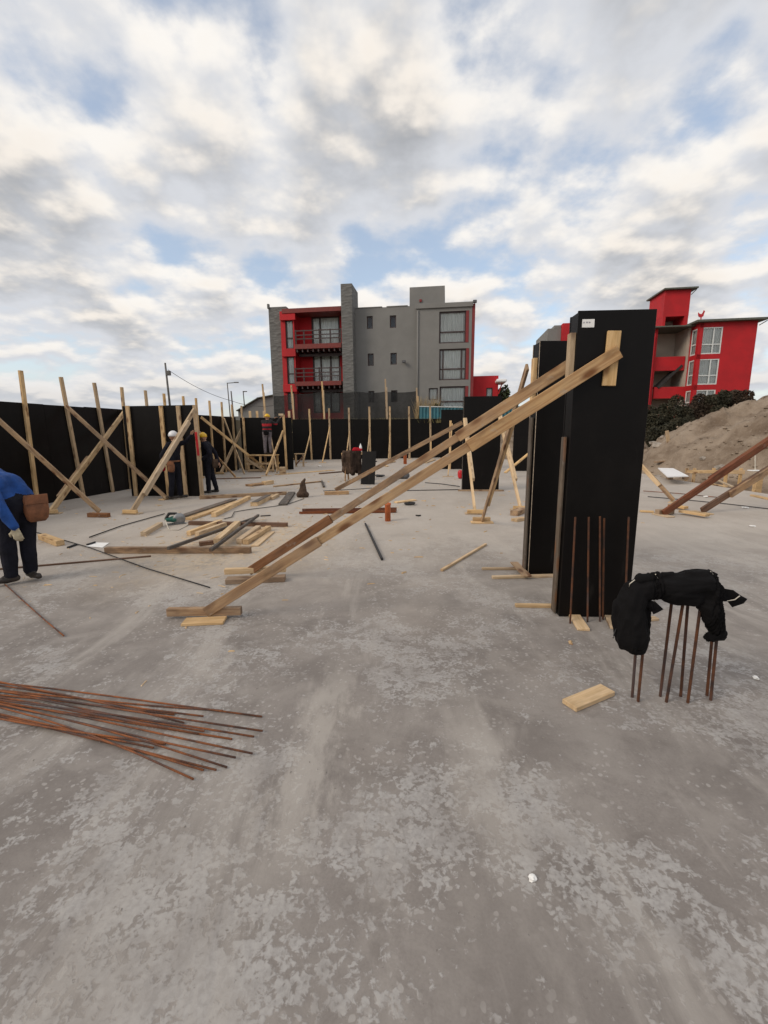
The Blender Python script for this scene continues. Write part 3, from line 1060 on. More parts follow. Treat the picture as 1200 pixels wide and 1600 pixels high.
# grey middle facade with small windows
gx0, gx1 = cpx(553, 600)[0], cpx(650, 600, 0.0)[0]
gz = cpx(600, 480)[1]
small = [rect(573, 494, 582.5, 513.5), rect(609, 493, 619, 512), rect(574.5, 552.5, 584, 571.5), rect(610, 551.5, 620, 569.5), rect(575.5, 611, 585, 629), rect(611, 610, 621, 628)]
facade('grey_wall', mb, grey_wall, MB, gx0, gx1 + 0.3, zb, gz, small)
for r_ in small:
    window(mb, MB, *r_, y=0.14, curtain=False, fw=0.07)
box('core', (gx0 + 0.01, 0.8, zb), (gx1 + 0.6, 11, gz - 0.35), grey_wall, mb, MB, 0)
box('parapet_cap', (gx0 - 0.02, -0.04, gz + 0.003), (cpx(597, 480)[0], 0.3, gz + 0.06), grey_wall, mb, MB, 0)
box('parapet_cap', (cpx(604, 480)[0], -0.04, gz + 0.003), (cpx(637, 480)[0], 0.3, gz + 0.06), grey_wall, mb, MB, 0)
# right volume, a little forward, with large windows
RO = 0.35
rx0, rx1 = cpx(650, 560, RO)[0], cpx(736, 560, RO)[0]
rz = cpx(690, 474.5, RO)[1]
bigw = [rect(686.5, 487, 732, 535, RO), rect(686.5, 545.5, 732, 593, RO), rect(687, 604, 731, 640, RO)]
smallw = rect(670, 606.5, 684, 625, RO)
facade('grey_wall', mb, grey_wall, MB, rx0, rx1, zb, rz, bigw + [smallw], 0.3, -RO)
for i, r_ in enumerate(bigw):
    xr = r_[1]
    window(mb, MB, r_[0], xr - 0.22, r_[2], r_[3], y=-RO + 0.16, hs=(0.36,), vs=((0.14, 0.84) if i == 1 else ()), fw=0.09)
    box('red_reveal', (xr - 0.22, -RO - 0.02, r_[2] + 0.01), (xr - 0.01, -RO + 0.28, r_[3] - 0.01), plain('red_trim', (0.20, 0.02, 0.02)) if i == 0 else MAT['red_trim'], mb, MB, 0)
window(mb, MB, *smallw, y=-RO + 0.16)
box('red_corner', (rx1 + 0.003, -RO + 0.02, zb), (rx1 + 0.22, 0.5, rz - 0.1), MAT['red_trim'], mb, MB, 0)
box('core', (rx0 + 0.05, 0.35, zb), (rx1 - 0.02, 11.3, rz - 0.2), grey_wall, mb, MB, 0)
tube('downpipe', [MB @ V((cpx(651, 480, RO)[0] + 0.1, -RO - 0.05, zb)), MB @ V((cpx(651, 480, RO)[0] + 0.1, -RO - 0.05, rz - 0.4))], 0.05, grey_wall, mb)
box('roof_edge', (rx0 - 0.05, -RO - 0.12, rz - 0.3), (rx1 + 0.06, -RO - 0.02, rz + 0.03), grey_wall, mb, MB, 0.01)
# water tank room on the roof
t0, t1 = cpx(640, 449, -1.2), cpx(695, 452, -1.2)
box('roof_room', (t0[0], 1.2, gz - 0.4), (t1[0], 5.2, t0[1]), grey_wall, mb, MB, 0.01)
hx = cpx(657, 470, -1.2)
box('roof_room_vent', (hx[0] - 0.08, 1.12, hx[1] - 0.1), (hx[0] + 0.1, 1.19, hx[1] + 0.1), MAT['red_trim'], mb, MB, 0.01)
# floodlights
for (px, py, off) in ((742, 471, 0.8), (631, 565, 0.25)):
    x, z = cpx(px, py, off)
    f_ = box('floodlight', (x - 0.14, -off - 0.1, z - 0.1), (x + 0.14, -off + 0.1, z + 0.1), glass_dark, mb, MB, 0.03)
    box('bracket', (x - 0.03, -off + 0.1, z - 0.04), (x + 0.03, -off + 0.5, z + 0.04), glass_dark, f_, MB, 0)
# stone tower
TO = 0.95
a, b = cpx(532, 443.5, TO), cpx(553, 600, TO)
box('stone_tower', (a[0], -TO, zb), (b[0], 1.3, a[1]), stone, mb, MB, 0.02)
# stone end wall at the far left
a, b = cpx(419, 480, 0.0), cpx(447, 478, 0.0)
box('stone_end_wall', (a[0], 0.0, zb), (b[0], 5.0, a[1]), stone, mb, MB, 0.02)
box('roof_spout', (a[0] - 0.05, -0.1, a[1] - 0.12), (a[0] + 0.1, 0.1, a[1] + 0.22), stone, mb, MB, 0.01)
# red recessed wall with glazed doors behind the balconies
RC = -1.0
cx0, cx1 = cpx(460, 540, RC)[0], cpx(534, 540, RC)[0]
doors = [rect(486, 495, 531.5, 538, RC), rect(488, 551, 532, 600, RC), rect(489, 612, 532, 645, RC)]
facade('red_wall', mb, red_wall, MB, cx0, cx1 + 0.6, zb, cpx(500, 487, RC)[1], doors, 0.2, -RC)
for i, r_ in enumerate(doors):
    window(mb, MB, *r_, y=-RC + 0.1, vs=(0.3,) if i == 0 else (0.3, 0.66), fw=0.12)
box('core', (a[0] + 0.02, 1.75, zb), (gx0 + 0.4, 11, cpx(500, 487, RC)[1] - 0.2), red_wall, mb, MB, 0)
# red corner bay with narrow windows
BO = 0.25
bx0, bx1 = cpx(440, 540, BO)[0], cpx(461, 540, BO)[0]
bays = [rect(445, 500, 459, 545, BO), rect(447.5, 557, 461, 600, BO), rect(449, 613, 461, 640, BO)]
facade('red_bay', mb, red_wall, MB, bx0, bx1, zb, cpx(450, 486, BO)[1], bays, 0.25, -BO)
sheet('red_bay_return', [(bx1, -BO, zb), (bx1, -RC, zb), (bx1, -RC, cpx(450, 486, BO)[1]), (bx1, -BO, cpx(450, 486, BO)[1])], [(0, 1, 2, 3)], red_wall, mb, MB)
for r_ in bays:
    window(mb, MB, *r_, y=-BO + 0.12, hs=(0.38,), fw=0.08)
for (xa, ya, xb, yb) in ((436.5, 487, 461, 499.5), (440, 545, 462, 556.5), (442, 601, 464, 612)):
    r_ = rect(xa, ya, xb, yb, 0.45)
    box('red_band', (r_[0], -0.45, r_[2]), (r_[1], -BO + 0.05, r_[3]), red_wall, mb, MB, 0.01)
# roof overhang, balconies and rails
r_ = rect(440, 483, 533, 488, 0.5)
box('roof_overhang', (r_[0], -0.5, r_[2] + 0.12), (r_[1], 1.2, r_[3] + 0.02), plain('rust_red_fascia', (0.17, 0.022, 0.016)), mb, MB, 0.01)
for (ya, yb) in ((538, 543), (596.5, 601.5)):
    r_ = rect(460.5, ya, 533.5, yb, 0.7)
    s_ = box('balcony_floor', (r_[0], -0.7, r_[2]), (r_[1], 1.0, r_[3]), MAT['rust_red_fascia'], mb, MB, 0.01)
    for k in range(9):
        x = r_[0] + 0.15 + (r_[1] - r_[0] - 0.3) * k / 8
        box('joist', (x - 0.05, -0.62, r_[2] - 0.22), (x + 0.05, 0.98, r_[2] - 0.004), brown_frame, s_, MB, 0)
    box('beam', (r_[0] + 0.02, 0.2, r_[2] - 0.42), (r_[1] - 0.02, 0.4, r_[2] - 0.23), brown_frame, s_, MB, 0)
    bm = bmesh.new()
    h = 1.0
    for k in (0.0, 0.18, 0.52, 0.76, 0.985):
        x = r_[0] + 0.05 + (r_[1] - r_[0] - 0.1) * k
        add_box(bm, (x, -0.66, r_[3] + 0.004), (x + 0.09, -0.57, r_[3] + h + 0.06))
    for zz in (0.38, 0.66, 0.98):
        add_box(bm, (r_[0] + 0.03, -0.69, r_[3] + zz - 0.04), (r_[1] - 0.02, -0.662, r_[3] + zz + 0.04))
    mesh_obj('railing', bm, brown_frame, mb, MB)

# red annex
an = thing('annex_building', 'small red annex with a white canopy beside the grey building', 'building', OB + U * 8 + Z * GL, U)
AO = -0.6
a, b = cpx(731, 588, AO), cpx(779, 587, AO)
hole = rect(760, 606, 769.5, 620.5, AO)
facade('wall', an, red_wall, MB, a[0], b[0], zb, a[1], [hole], 0.2, -AO)
window(an, MB, *hole, y=-AO + 0.1, fm=brown_frame, curtain=True)
box('core', (a[0] + 0.01, -AO + 0.8, zb), (b[0] - 0.01, 8, a[1] - 0.2), red_wall, an, MB, 0)
r_ = rect(775, 593, 791, 597.5, 0)
box('canopy', (r_[0], -0.4, r_[2]), (r_[1], 1.8, r_[3]), white_sheet, an, MB, 0.05)
board('canopy_strut', MB @ V((b[0] + 0.02, 0.5, r_[2] - 0.8)), MB @ V((r_[1] - 0.25, 0.5, r_[2])), 0.08, 0.08, red_wall, an)

# red building on the right
OR = PY(1088, 600, 44)
OR.z = 0
MR = frame(OR, U)
rb = thing('apartment_building', 'bright red apartment building with white bay windows behind the sand mound', 'building', OR + Z * GL, U)
cr = lambda px, py, off=0.0: cpx(px, py, off, OR)
rr_ = lambda xa, ya, xb, yb, off=0.0: rect(xa, ya, xb, yb, off, OR)
x0, x1 = cr(1088, 560)[0], cr(1177, 560)[0]
zt = cr(1130, 503)[1]
h1 = [rr_(1088.5, 512, 1126, 552.5), rr_(1084, 561.5, 1121, 600.5), rr_(1080, 609.5, 1117, 640)]
w0 = x0
ww = h1[0][1] - x0 - 0.04
h1 = [(x0 + 0.01, x0 + ww, h[2], h[3]) for h in h1]
facade('front_wall', rb, red_wall, MR, x0, x1, zb, zt, h1, 0.2)
for h in h1:
    window(rb, MR, *h, y=0.06, fm=white_frame, vs=(0.64,), hs=(0.36,), fw=0.10)
# side of the bay
MS = frame(OR + U * x0 + W * 1.5, -W)
sideh = [(0.2, 1.49, h[2], h[3]) for h in h1]
facade('bay_side', rb, red_wall, MS, 0, 1.5, zb, zt, sideh, 0.2)
for h in sideh:
    window(rb, MS, *h, y=0.06, fm=white_frame, hs=(0.40,), fw=0.12)
box('core', (x0 + 0.9, 0.9, zb), (x1 - 0.01, 9, zt - 0.15), red_wall, rb, MR, 0)
# roof of the main part
r_ = rr_(1080, 499, 1191, 503, 0.4)
box('roof', (x0 - 0.5, -0.5, zt + 0.003), (x1 + 0.6, 9.2, zt + 0.2), roof_m, rb, MR, 0.02)
board('roof_bracket', MR @ V((x1, -0.2, zt - 0.45)), MR @ V((x1 + 0.65, -0.2, zt - 0.05)), 0.07, 0.07, roof_m, rb)
# open stair part, set back
SO = -1.5
sx0, sx1 = cr(1017, 560, SO)[0], cr(1073.5, 560, SO)[0]
box('stair_side_wall', (sx1 - 0.12, -SO, zb), (sx1 + 0.1, 5.0, zt - 0.1), beige_wall, rb, MR, 0)
box('stair_back_wall', (sx0, 4.0, zb), (sx1 - 0.125, 4.3, zt - 0.1), beige_wall, rb, MR, 0)
box('red_pier', (sx0, -SO - 0.05, zb), (cr(1024, 560, SO)[0], -SO + 0.5, zt - 0.1), red_wall, rb, MR, 0)
for (ya, yb) in ((558, 578.5), (605, 622), (645, 668)):
    q = rr_(1022, ya, 1069.5, yb, SO)
    box('landing_parapet', (q[0], -SO - 0.02, q[2]), (q[1] - 0.05, -SO + 0.2, q[3]), red_wall, rb, MR, 0.01)
    box('landing', (q[0], -SO + 0.2, q[2]), (q[1] - 0.1, 3.99, q[2] + 0.18), beige_wall, rb, MR, 0)
q = rr_(1030, 580, 1062, 604, SO)
board('stair_flight', MR @ V((q[0], 2.0, q[2] - 0.1)), MR @ V((q[1], 2.0, q[3] + 0.5)), 1.2, 0.22, dark_room, rb)
box('stair_core', (sx0 - 3.2, 0.9, zb), (sx0 - 0.01, 7, zt - 0.6), red_wall, rb, MR, 0)
q = rr_(1024, 505, 1077, 508, -1.0)
box('stair_roof', (q[0] - 0.4, 0.7, zt - 0.12), (sx1 + 0.3, 5.0, zt + 0.0), roof_m, rb, MR, 0.01)
# tower above the stair
TW = -1.9
a, b = cr(1040, 454, TW), cr(1080, 454, TW)
ztt = a[1]
bm = bmesh.new()
zl = zt + 0.02
pts = [(a[0], -TW), (b[0], -TW), (b[0], -TW + 3.4), (a[0], -TW + 3.4)]
zts = [ztt, ztt, ztt + 0.1, ztt + 0.1]
low = cr(1060, 494, TW)[1]
add_box(bm, (a[0], -TW, low), (b[0], -TW + 3.4, ztt))
add_box(bm, (b[0] - 0.35, -TW + 0.01, zl), (b[0] - 0.01, -TW + 3.3, low - 0.003))
add_box(bm, (a[0] + 0.01, -TW + 0.01, zl), (a[0] + 0.25, -TW + 3.3, low - 0.003))
mesh_obj('tower', bm, red_wall, rb, MR)
box('tower_back', (a[0] + 0.3, -TW + 2.2, zl), (b[0] - 0.4, -TW + 2.5, low - 0.01), beige_wall, rb, MR, 0)
box('tower_roof', (a[0] - 0.25, -TW - 0.35, ztt + 0.004), (b[0] + 0.5, -TW + 3.7, ztt + 0.16), roof_m, rb, MR, 0.02)
board('roof_bracket', MR @ V((b[0], -TW - 0.1, ztt - 0.5)), MR @ V((b[0] + 0.45, -TW - 0.1, ztt - 0.02)), 0.07, 0.07, roof_m, rb)
# weathercock on the roof
wx = cr(1097, 498)[0]
bm = bmesh.new()
outl = [(-0.28, 0.55), (-0.30, 0.78), (-0.18, 0.66), (-0.02, 0.60), (0.10, 0.74), (0.16, 0.95), (0.28, 0.86), (0.22, 0.66), (0.18, 0.42), (0.04, 0.32), (0.04, 0.0), (-0.04, 0.0), (-0.04, 0.32), (-0.2, 0.38)]
fr = [bm.verts.new((x, -0.03, z)) for x, z in outl]
bk = [bm.verts.new((x, 0.03, z)) for x, z in outl]
bm.faces.new(fr)
bm.faces.new(bk[::-1])
for i in range(len(outl)):
    j = (i + 1) % len(outl)
    bm.faces.new((fr[j], fr[i], bk[i], bk[j]))
bmesh.ops.recalc_face_normals(bm, faces=bm.faces)
tag(mesh_obj('weathercock', bm, red_paint, None, frame(MR @ V((wx, 0.2, zt + 0.2)), U)), 'small red weathercock on the roof of the bright red building', 'weathercock')

# grey and red block glimpsed above the second column
OG = PY(868, 560, 47)
OG.z = 0
MG = frame(OG, U)
gb = thing('apartment_building', 'grey and red block showing just above the second column form', 'building', OG + Z * GL, U)
a, b = cpx(856, 515, 0, OG), cpx(877, 515, 0, OG)
ztop = cpx(868, 513, 0, OG)[1]
box('grey_wall', (a[0], 0, zb), (b[0], 6, ztop), grey_wall, gb, MG, 0.01)
box('red_wall', (b[0] + 0.003, -0.5, zb), (b[0] + 6.0, 6, ztop + 0.35), red_wall, gb, MG, 0.01)
box('roof', (a[0] + 0.6, 0.05, ztop + 0.003), (b[0], 5.9, ztop + 0.3), grey_wall, gb, MG, 0.03)

# grey shed far left of the building
OS = PY(400, 640, 52)
OS.z = 0
MSH = frame(OS, U)
sh = thing('shed', 'low grey shed with a pitched roof left of the grey building', 'shed', OS + Z * GL, U)
a, b, c_ = cpx(372, 643, 0, OS), cpx(404, 623, 0, OS), cpx(440, 616, 0, OS)
bm = bmesh.new()
pr = [(a[0], zb), (a[0], a[1]), (b[0], b[1]), (c_[0], c_[1]), (c_[0], zb)]
f_ = [bm.verts.new((x, 0, z)) for x, z in pr]
k_ = [bm.verts.new((x, 9, z)) for x, z in pr]
bm.faces.new(f_)
bm.faces.new(k_[::-1])
for i in range(5):
    j = (i + 1) % 5
    bm.faces.new((f_[j], f_[i], k_[i], k_[j]))
bmesh.ops.recalc_face_normals(bm, faces=bm.faces)
mesh_obj('walls', bm, shed_m, sh, MSH)
for p, q in ((a, b), (b, c_)):
    board('roof', MSH @ V((p[0] - 0.1, 4.5, p[1] + 0.07)), MSH @ V((q[0], 4.5, q[1] + 0.07)), 9.6, 0.1, roof_m, sh)
box('low_wing', (a[0] - 9, 1, zb), (a[0] - 0.01, 8, a[1] - 0.5), shed_m, sh, MSH, 0.01)

# ------------------------------------------------------------------ poles and wires
def pole(label, px, pytop, Y, r=0.11, arm=None, boxat=None):
    t_ = PY(px, pytop, Y)
    o_ = thing('utility_pole', label, 'utility pole', (t_.x, t_.y, GL), (1, 0, 0), 'utility poles beyond the site')
    tube('shaft', [(t_.x + 0.12, t_.y, GL - 0.3), (t_.x, t_.y, t_.z)], r, pole_m, o_, 10, r * 0.7)
    if arm:
        bar('arm', t_ - Z * 0.05, t_ + V((arm, 0, 0.02)), 0.04, pole_m, o_)
        box('lamp_head', (-0.25, -0.08, -0.05), (0.25, 0.08, 0.05), pole_m, o_, Matrix.Translation(t_ + V((arm, 0, 0.02))), 0.02)
    if boxat:
        q_ = PY(px + 3, boxat, Y)
        box('transformer_box', (-0.05, -0.15, -0.2), (0.3, 0.15, 0.2), pole_m, o_, Matrix.Translation(q_), 0.02)
    return t_


p1 = pole('tall grey utility pole with a box, left of the grey building', 258, 567, 42, boxat=583)
p2 = pole('thin street lamp pole with a short arm, left of the shed', 355, 598, 50, 0.07, arm=1.0)
p3 = pole('short pole right behind the thin street lamp pole', 361, 611, 48, 0.09)
p4 = pole('small pole standing above the shed roof', 380, 612, 54, 0.08, arm=0.2)


def wire(label, a, b, sag):
    pts = [a.lerp(b, k / 14) - Z * sag * 4 * (k / 14) * (1 - k / 14) for k in range(15)]
    tag(tube('overhead_wire', pts, 0.022, black_rub, None, 5), label, 'wire')


wire('overhead wire sagging from the tall pole to the short pole', p1 - Z * 0.6 + V((0.2, 0, 0)), p3 - Z * 1.0, 0.35)
wire('overhead wire from the short pole towards the grey building', p3 - Z * 1.0, PY(432, 633, 44), 0.3)

# ------------------------------------------------------------------ fence with shade net
fo = PY(427, 640, 33.5)
fn_ = thing('shade_net_fence', 'black shade-net fence on thin posts in front of the grey building', 'fence', (fo.x, fo.y, GL), U)
xs = [(427, 618), (455, 615), (503, 612), (560, 612), (602, 612), (652, 611)]
for (xa, ya), (xb, yb) in zip(xs, xs[1:]):
    a, b = PY(xa, ya, 33.5), PY(xb, yb, 33.5)
    nn = 8
    vv, ff = [], []
    for i in range(nn + 1):
        p = a.lerp(b, i / nn)
        vv += [(p.x, p.y + 0.05 * math.sin(i * 1.3), GL - 0.2), (p.x, p.y + 0.04 * math.sin(i * 2.1 + 1), p.z - 0.08 * math.sin(math.pi * i / nn))]
    sheet('net_panel', vv, [(2 * i, 2 * i + 2, 2 * i + 3, 2 * i + 1) for i in range(nn)], net, fn_, None, True)
for (px, pt) in ((410, 600), (455, 602), (503, 596), (602, 592), (651, 606)):
    t_ = PY(px, pt, 33.3)
    board('post', (t_.x + 0.1, t_.y, GL - 0.2), t_, 0.11, 0.08, pine, fn_, up=(0, -1, 0))
    board('lapped_stick', (t_.x + 0.12, t_.y - 0.09, GL + 0.2), (t_.x + 0.09, t_.y - 0.09, t_.z - 0.6), 0.1, 0.07, pine_pale, fn_, up=(0, -1, 0))

# teal corrugated fence
a, b = PY(655, 636, 32), PY(845, 639, 32)
tf = thing('corrugated_fence', 'teal corrugated sheet fence low behind the farthest column form', 'fence', (a.x, a.y, GL), (1, 0, 0))
nn = 6
for k in range(nn):
    vv, ff = [], []
    p, q = a.lerp(b, k / nn), a.lerp(b, (k + 1) / nn - 0.002)
    for i in range(25):
        c_ = p.lerp(q, i / 24)
        yy = c_.y + 0.035 * math.sin(i * math.pi / 2)
        vv += [(c_.x, yy, GL - 0.1), (c_.x, yy, a.z)]
    sheet('sheet', vv, [(2 * i, 2 * i + 2, 2 * i + 3, 2 * i + 1) for i in range(24)], teal, tf)
board('cap_rail', a + Z * 0.04, b + Z * 0.04, 0.08, 0.06, white_frame, tf)


# ------------------------------------------------------------------ plants
def leaves(name, mat, parent, c, rad, n, size, seed, flat=1.0, clumps=9):
    rnd = random.Random(seed)
    cl = []
    for _ in range(clumps):
        while True:
            q = V((rnd.uniform(-1, 1), rnd.uniform(-1, 1), rnd.uniform(-0.9, 1)))
            if q.length < 1:
                break
        cl.append((V((q.x * rad[0] * 0.75, q.y * rad[1] * 0.75, q.z * rad[2] * 0.75)), rnd.uniform(0.25, 0.5)))
    vv, ff = [], []
    for i in range(n):
        cc, r_ = rnd.choice(cl)
        q = V((rnd.gauss(0, 1), rnd.gauss(0, 1), rnd.gauss(0, 1)))
        q = q.normalized() * rnd.uniform(0.5, 1.0) ** 0.5
        p = cc + V((q.x * rad[0], q.y * rad[1], q.z * rad[2])) * r_
        s = size * rnd.uniform(0.5, 1.4)
        d = V((rnd.gauss(0, 1), rnd.gauss(0, 1), rnd.gauss(0, 0.8) + 0.3)).normalized()
        e = d.cross(V((rnd.gauss(0, 1), rnd.gauss(0, 1), rnd.gauss(0, 1)))).normalized() * s * 0.45
        d = d * s
        k = len(vv)
        vv += [p - d, p + e, p + d, p - e]
        ff.append((k, k + 1, k + 2, k + 3))
    return sheet(name, vv, ff, mat, parent, Matrix.Translation(c))


def shrub(label, px, pyt, pyb, wpx, Y, mat, seed, n=4200, name='scrub_bush', size=0.075):
    t_, b_ = PY(px, pyt, Y), PY(px, pyb, Y)
    rx = wpx / 2 * (Y / FPX)
    h = t_.z - b_.z
    o_ = thing(name, label, 'shrub', b_, (1, 0, 0), 'dark scrub between the red building and the sand')
    leaves('foliage', mat, o_, (b_.x, b_.y, b_.z + h * 0.5), (rx * 1.1, rx * 0.8, h * 0.55), n * 3, size, seed, clumps=18)
    rnd = random.Random(seed)
    for k in range(4):
        e = V((b_.x + rnd.uniform(-0.6, 0.6) * rx, b_.y + rnd.uniform(-0.4, 0.4) * rx, b_.z + h * rnd.uniform(0.6, 0.9)))
        tube('stem', [(b_.x, b_.y, b_.z - 0.3), V((b_.x, b_.y, b_.z)).lerp(e, 0.5) + V((0.1, 0, 0.1)), e], 0.05, brown, o_, 6, 0.015)


shrub('dark scrub bush at the right edge of the nearest column', 1020, 628, 696, 60, 28.5, hedge_leaf, 1, 5200)
shrub('dark scrub bush, second from the nearest column', 1054, 622, 690, 52, 28, hedge_leaf, 2, 5200)
shrub('dark scrub bush in the middle of the row below the bay windows', 1086, 619, 684, 54, 28.5, hedge_leaf2, 3, 5200)
shrub('dark scrub bush running up to the sand mound', 1118, 613, 668, 52, 28.5, hedge_leaf, 4, 5200)
shrub('reddish scrub bush highest up at the crest of the sand mound', 1146, 609, 645, 44, 29, hedge_leaf2, 5, 4200)
shrub('low dark bush at the foot of the scrub row', 1040, 664, 700, 62, 26, hedge_leaf, 6, 3600)
shrub('broad dark scrub bush low behind the tall stake', 1062, 655, 700, 60, 25.5, hedge_leaf, 17, 4200)
shrub('thin scrub bush in front of the scrub row, above the stake', 1078, 652, 692, 46, 26.2, hedge_leaf, 16, 3000)

# reeds, conifer, grass
def blades(name, mat, parent, c, rad, n, hmin, hmax, w, seed, lean=0.25):
    rnd = random.Random(seed)
    vv, ff = [], []
    for i in range(n):
        x, y = rnd.uniform(-1, 1) * rad[0], rnd.uniform(-1, 1) * rad[1]
        h = rnd.uniform(hmin, hmax)
        a_ = rnd.uniform(0, 6.28)
        d = V((math.cos(a_), math.sin(a_), 0)) * w
        l_ = V((rnd.gauss(0, lean) * h, rnd.gauss(0, lean) * h, h))
        p = V((x, y, 0))
        k = len(vv)
        vv += [p - d, p + d, p + l_ * 0.6 + d * 0.7, p + l_ * 0.6 - d * 0.7, p + l_ + V((rnd.gauss(0, 0.1), 0, -0.05)) * h]
        ff += [(k, k + 1, k + 2, k + 3), (k + 3, k + 2, k + 4)]
    return sheet(name, vv, ff, mat, parent, Matrix.Translation(c))


c_ = PY(668, 650, 33)
tag(blades('reed_clump', straw, None, (c_.x, c_.y, GL - 0.1), (0.85, 0.4), 420, 1.0, 2.3, 0.02, 3, 0.10), 'clump of dry tan reeds at the corner of the grey building', 'reeds')
c_ = PY(683, 640, 33)
tag(leaves('garden_bush', make_leaf('olive_leaf', (0.07, 0.06, 0.02), (0.12, 0.10, 0.03)), None, (c_.x, c_.y, GL + 0.9), (0.55, 0.4, 0.55), 1500, 0.08, 8), 'low olive bush beside the dry reeds', 'shrub')
c_ = PY(786, 612, 38)
tr_ = thing('conifer_tree', 'small dark conifer behind the red annex', 'tree', (c_.x, c_.y, GL), (1, 0, 0))
tube('trunk', [(c_.x, c_.y, GL - 0.2), (c_.x, c_.y, c_.z + 0.4)], 0.1, brown, tr_, 8, 0.03)
leaves('crown', conifer_leaf, tr_, (c_.x, c_.y, (GL + c_.z) / 2 + 0.6), (0.8, 0.8, 2.0), 2600, 0.14, 9, clumps=14)
g_ = E0 + ED * 5.6
gr = blades('grass', grass_m, None, (g_.x, g_.y + 0.9, GL - 0.05), (6.5, 0.5), 2600, 0.12, 0.42, 0.012, 12)
tag(gr, 'strip of dry grass along the top of the far wall', 'grass', kind='stuff')
c_ = PY(1180, 616, 22)
tag(blades('grass_on_mound', straw, None, (c_.x, c_.y, bank_h(c_.x, c_.y) - 0.05), (1.6, 0.6), 60, 0.15, 0.5, 0.008, 13), 'few dry stalks on the crest of the sand mound', 'grass', kind='stuff')


# ------------------------------------------------------------------ timber and things lying on the slab
def lumber(label, a, b, w, h, mat, z=0.0, name='timber_beam', cat='timber', up=None, z2=None, group='loose timber on the slab'):
    p, q = G(*a) + Z * (z + h / 2 + 0.001), G(*b) + Z * ((z if z2 is None else z2) + h / 2 + 0.001)
    return tag(board(name, p, q, w, h, mat, up=up), label, cat, group)


lumber('long square timber beam across the front of the cutting place', (166, 864), (392, 864), 0.08, 0.085, stain_wood)
lumber('short pale timber offcut lying alone between saw and paper', (224, 838), (251, 822), 0.085, 0.075, pine_pale)
lumber('brown timber beam behind the pile of pale offcuts', (296, 820), (449, 823), 0.08, 0.07, brown)
lumber('pale offcut at the left of the pile, rear one of two', (295, 837), (345, 818), 0.075, 0.075, pine_pale)
lumber('pale offcut at the left of the pile, front one of two', (308, 839), (352, 823), 0.08, 0.08, pine_pale)
lumber('pale beam lying slanted on top of the offcut pile', (340, 858), (372, 828), 0.10, 0.07, pine_pale, z=0.09)
lumber('short brown block under the slanted pale beam', (312, 853), (334, 850), 0.08, 0.06, brown)
lumber('dark-topped narrow board across the pile, left one', (264, 869), (397, 813), 0.045, 0.045, dark_wood, z=0.088, z2=0.02)
lumber('dark-topped narrow board across the pile, right one', (330, 872), (404, 813), 0.045, 0.045, dark_wood, z=0.088, z2=0.075)
lumber('pale beam right of the pile showing its square end', (374, 850), (404, 828), 0.09, 0.08, pine_pale)
lumber('second pale beam at the right side of the pile', (384, 851), (420, 828), 0.09, 0.075, pine)
lumber('thin pale board flat on the sawdust at the right of the pile', (398, 854), (424, 832), 0.12, 0.02, pine_pale)
lumber('long timber beam behind the cutting place, from panel to the black boards', (312, 780), (448, 773), 0.09, 0.09, pine_grey)
lumber('long dark board running from the circular saw to the back beam', (284, 812), (366, 784), 0.16, 0.03, dark_wood, z=0.05, z2=0.05)
lumber('wide pale board under the dark board beside the saw', (292, 813), (374, 785), 0.22, 0.045, pine)
lumber('pale beam with a cord over its near end', (334, 808), (389, 780), 0.10, 0.09, pine_pale)
lumber('short dark-topped double block behind the pile', (397, 791), (423, 778), 0.17, 0.09, pine_pale)
lumber('black strip on top of the double block', (398, 791), (420, 779), 0.14, 0.012, dark_wood, z=0.092)
lumber('short pale stub beside the double block', (424, 781), (434, 776), 0.10, 0.08, pine_pale)
lumber('dark plank with a step cut, left of the brown sack', (442, 790), (456, 771), 0.20, 0.05, dark_wood)
lumber('short flat black scrap right of the pile', (407, 807), (423, 806), 0.05, 0.02, dark_wood, cat='scrap')
lumber('thin brown strip crossing behind the man in blue', (-30, 893), (236, 870), 0.025, 0.02, brown, name='wood_strip', cat='wood strip')
lumber('small brown block near the man in blue', (66, 842), (95, 853), 0.11, 0.085, pine)
lumber('block half hidden behind the man in blue at the left edge', (-12, 856), (5, 850), 0.10, 0.085, pine)
lumber('pale round stick lying alone in front of the second column', (690, 893), (759, 852), 0.035, 0.03, pine_pale, name='wood_stick', cat='stick')
lumber('pale plank end left of the second column, rear one', (753, 890), (832, 890), 0.045, 0.025, pine, name='plank', cat='plank')
lumber('pale plank end left of the second column, front one', (769, 904), (880, 901), 0.05, 0.03, pine_pale, name='plank', cat='plank')
lumber('slanted board lying on the two planks at the second column', (803, 884), (824, 906), 0.095, 0.02, pine_grey, z=0.032, name='plank', cat='plank')
lumber('pale plank end at the left foot of the nearest column', (805, 948), (871, 949), 0.05, 0.028, pine, name='plank', cat='plank')
lumber('short board lying at the feet of the two left starter bars', (897, 963), (912, 986), 0.10, 0.022, pine_pale, name='plank', cat='plank')
lumber('short board lying under the middle starter bars, beside the jacket', (951, 962), (962, 984), 0.085, 0.022, pine, name='plank', cat='plank')
lumber('short board end between the jacket and the nearest column', (985, 972), (1026, 968), 0.06, 0.022, pine, name='plank', cat='plank')
lumber('small clean pine offcut in front of the draped jacket', (889, 1106), (949, 1081), 0.105, 0.03, pine_pale, name='wood_offcut', cat='offcut')
lumber('flat pale board on the dust near the far panel', (388, 760), (412, 757), 0.3, 0.06, stain_wood)
lumber('pale block behind the flat board near the far panel', (412, 758), (425, 756), 0.18, 0.12, pine_pale)
lumber('long thin timber strip from the pale block to the square bracket', (428, 761), (503, 753), 0.1, 0.04, pine_grey)
lumber('short dark strip at the end of the long thin timber', (503, 753), (506, 762), 0.06, 0.05, dark_wood)
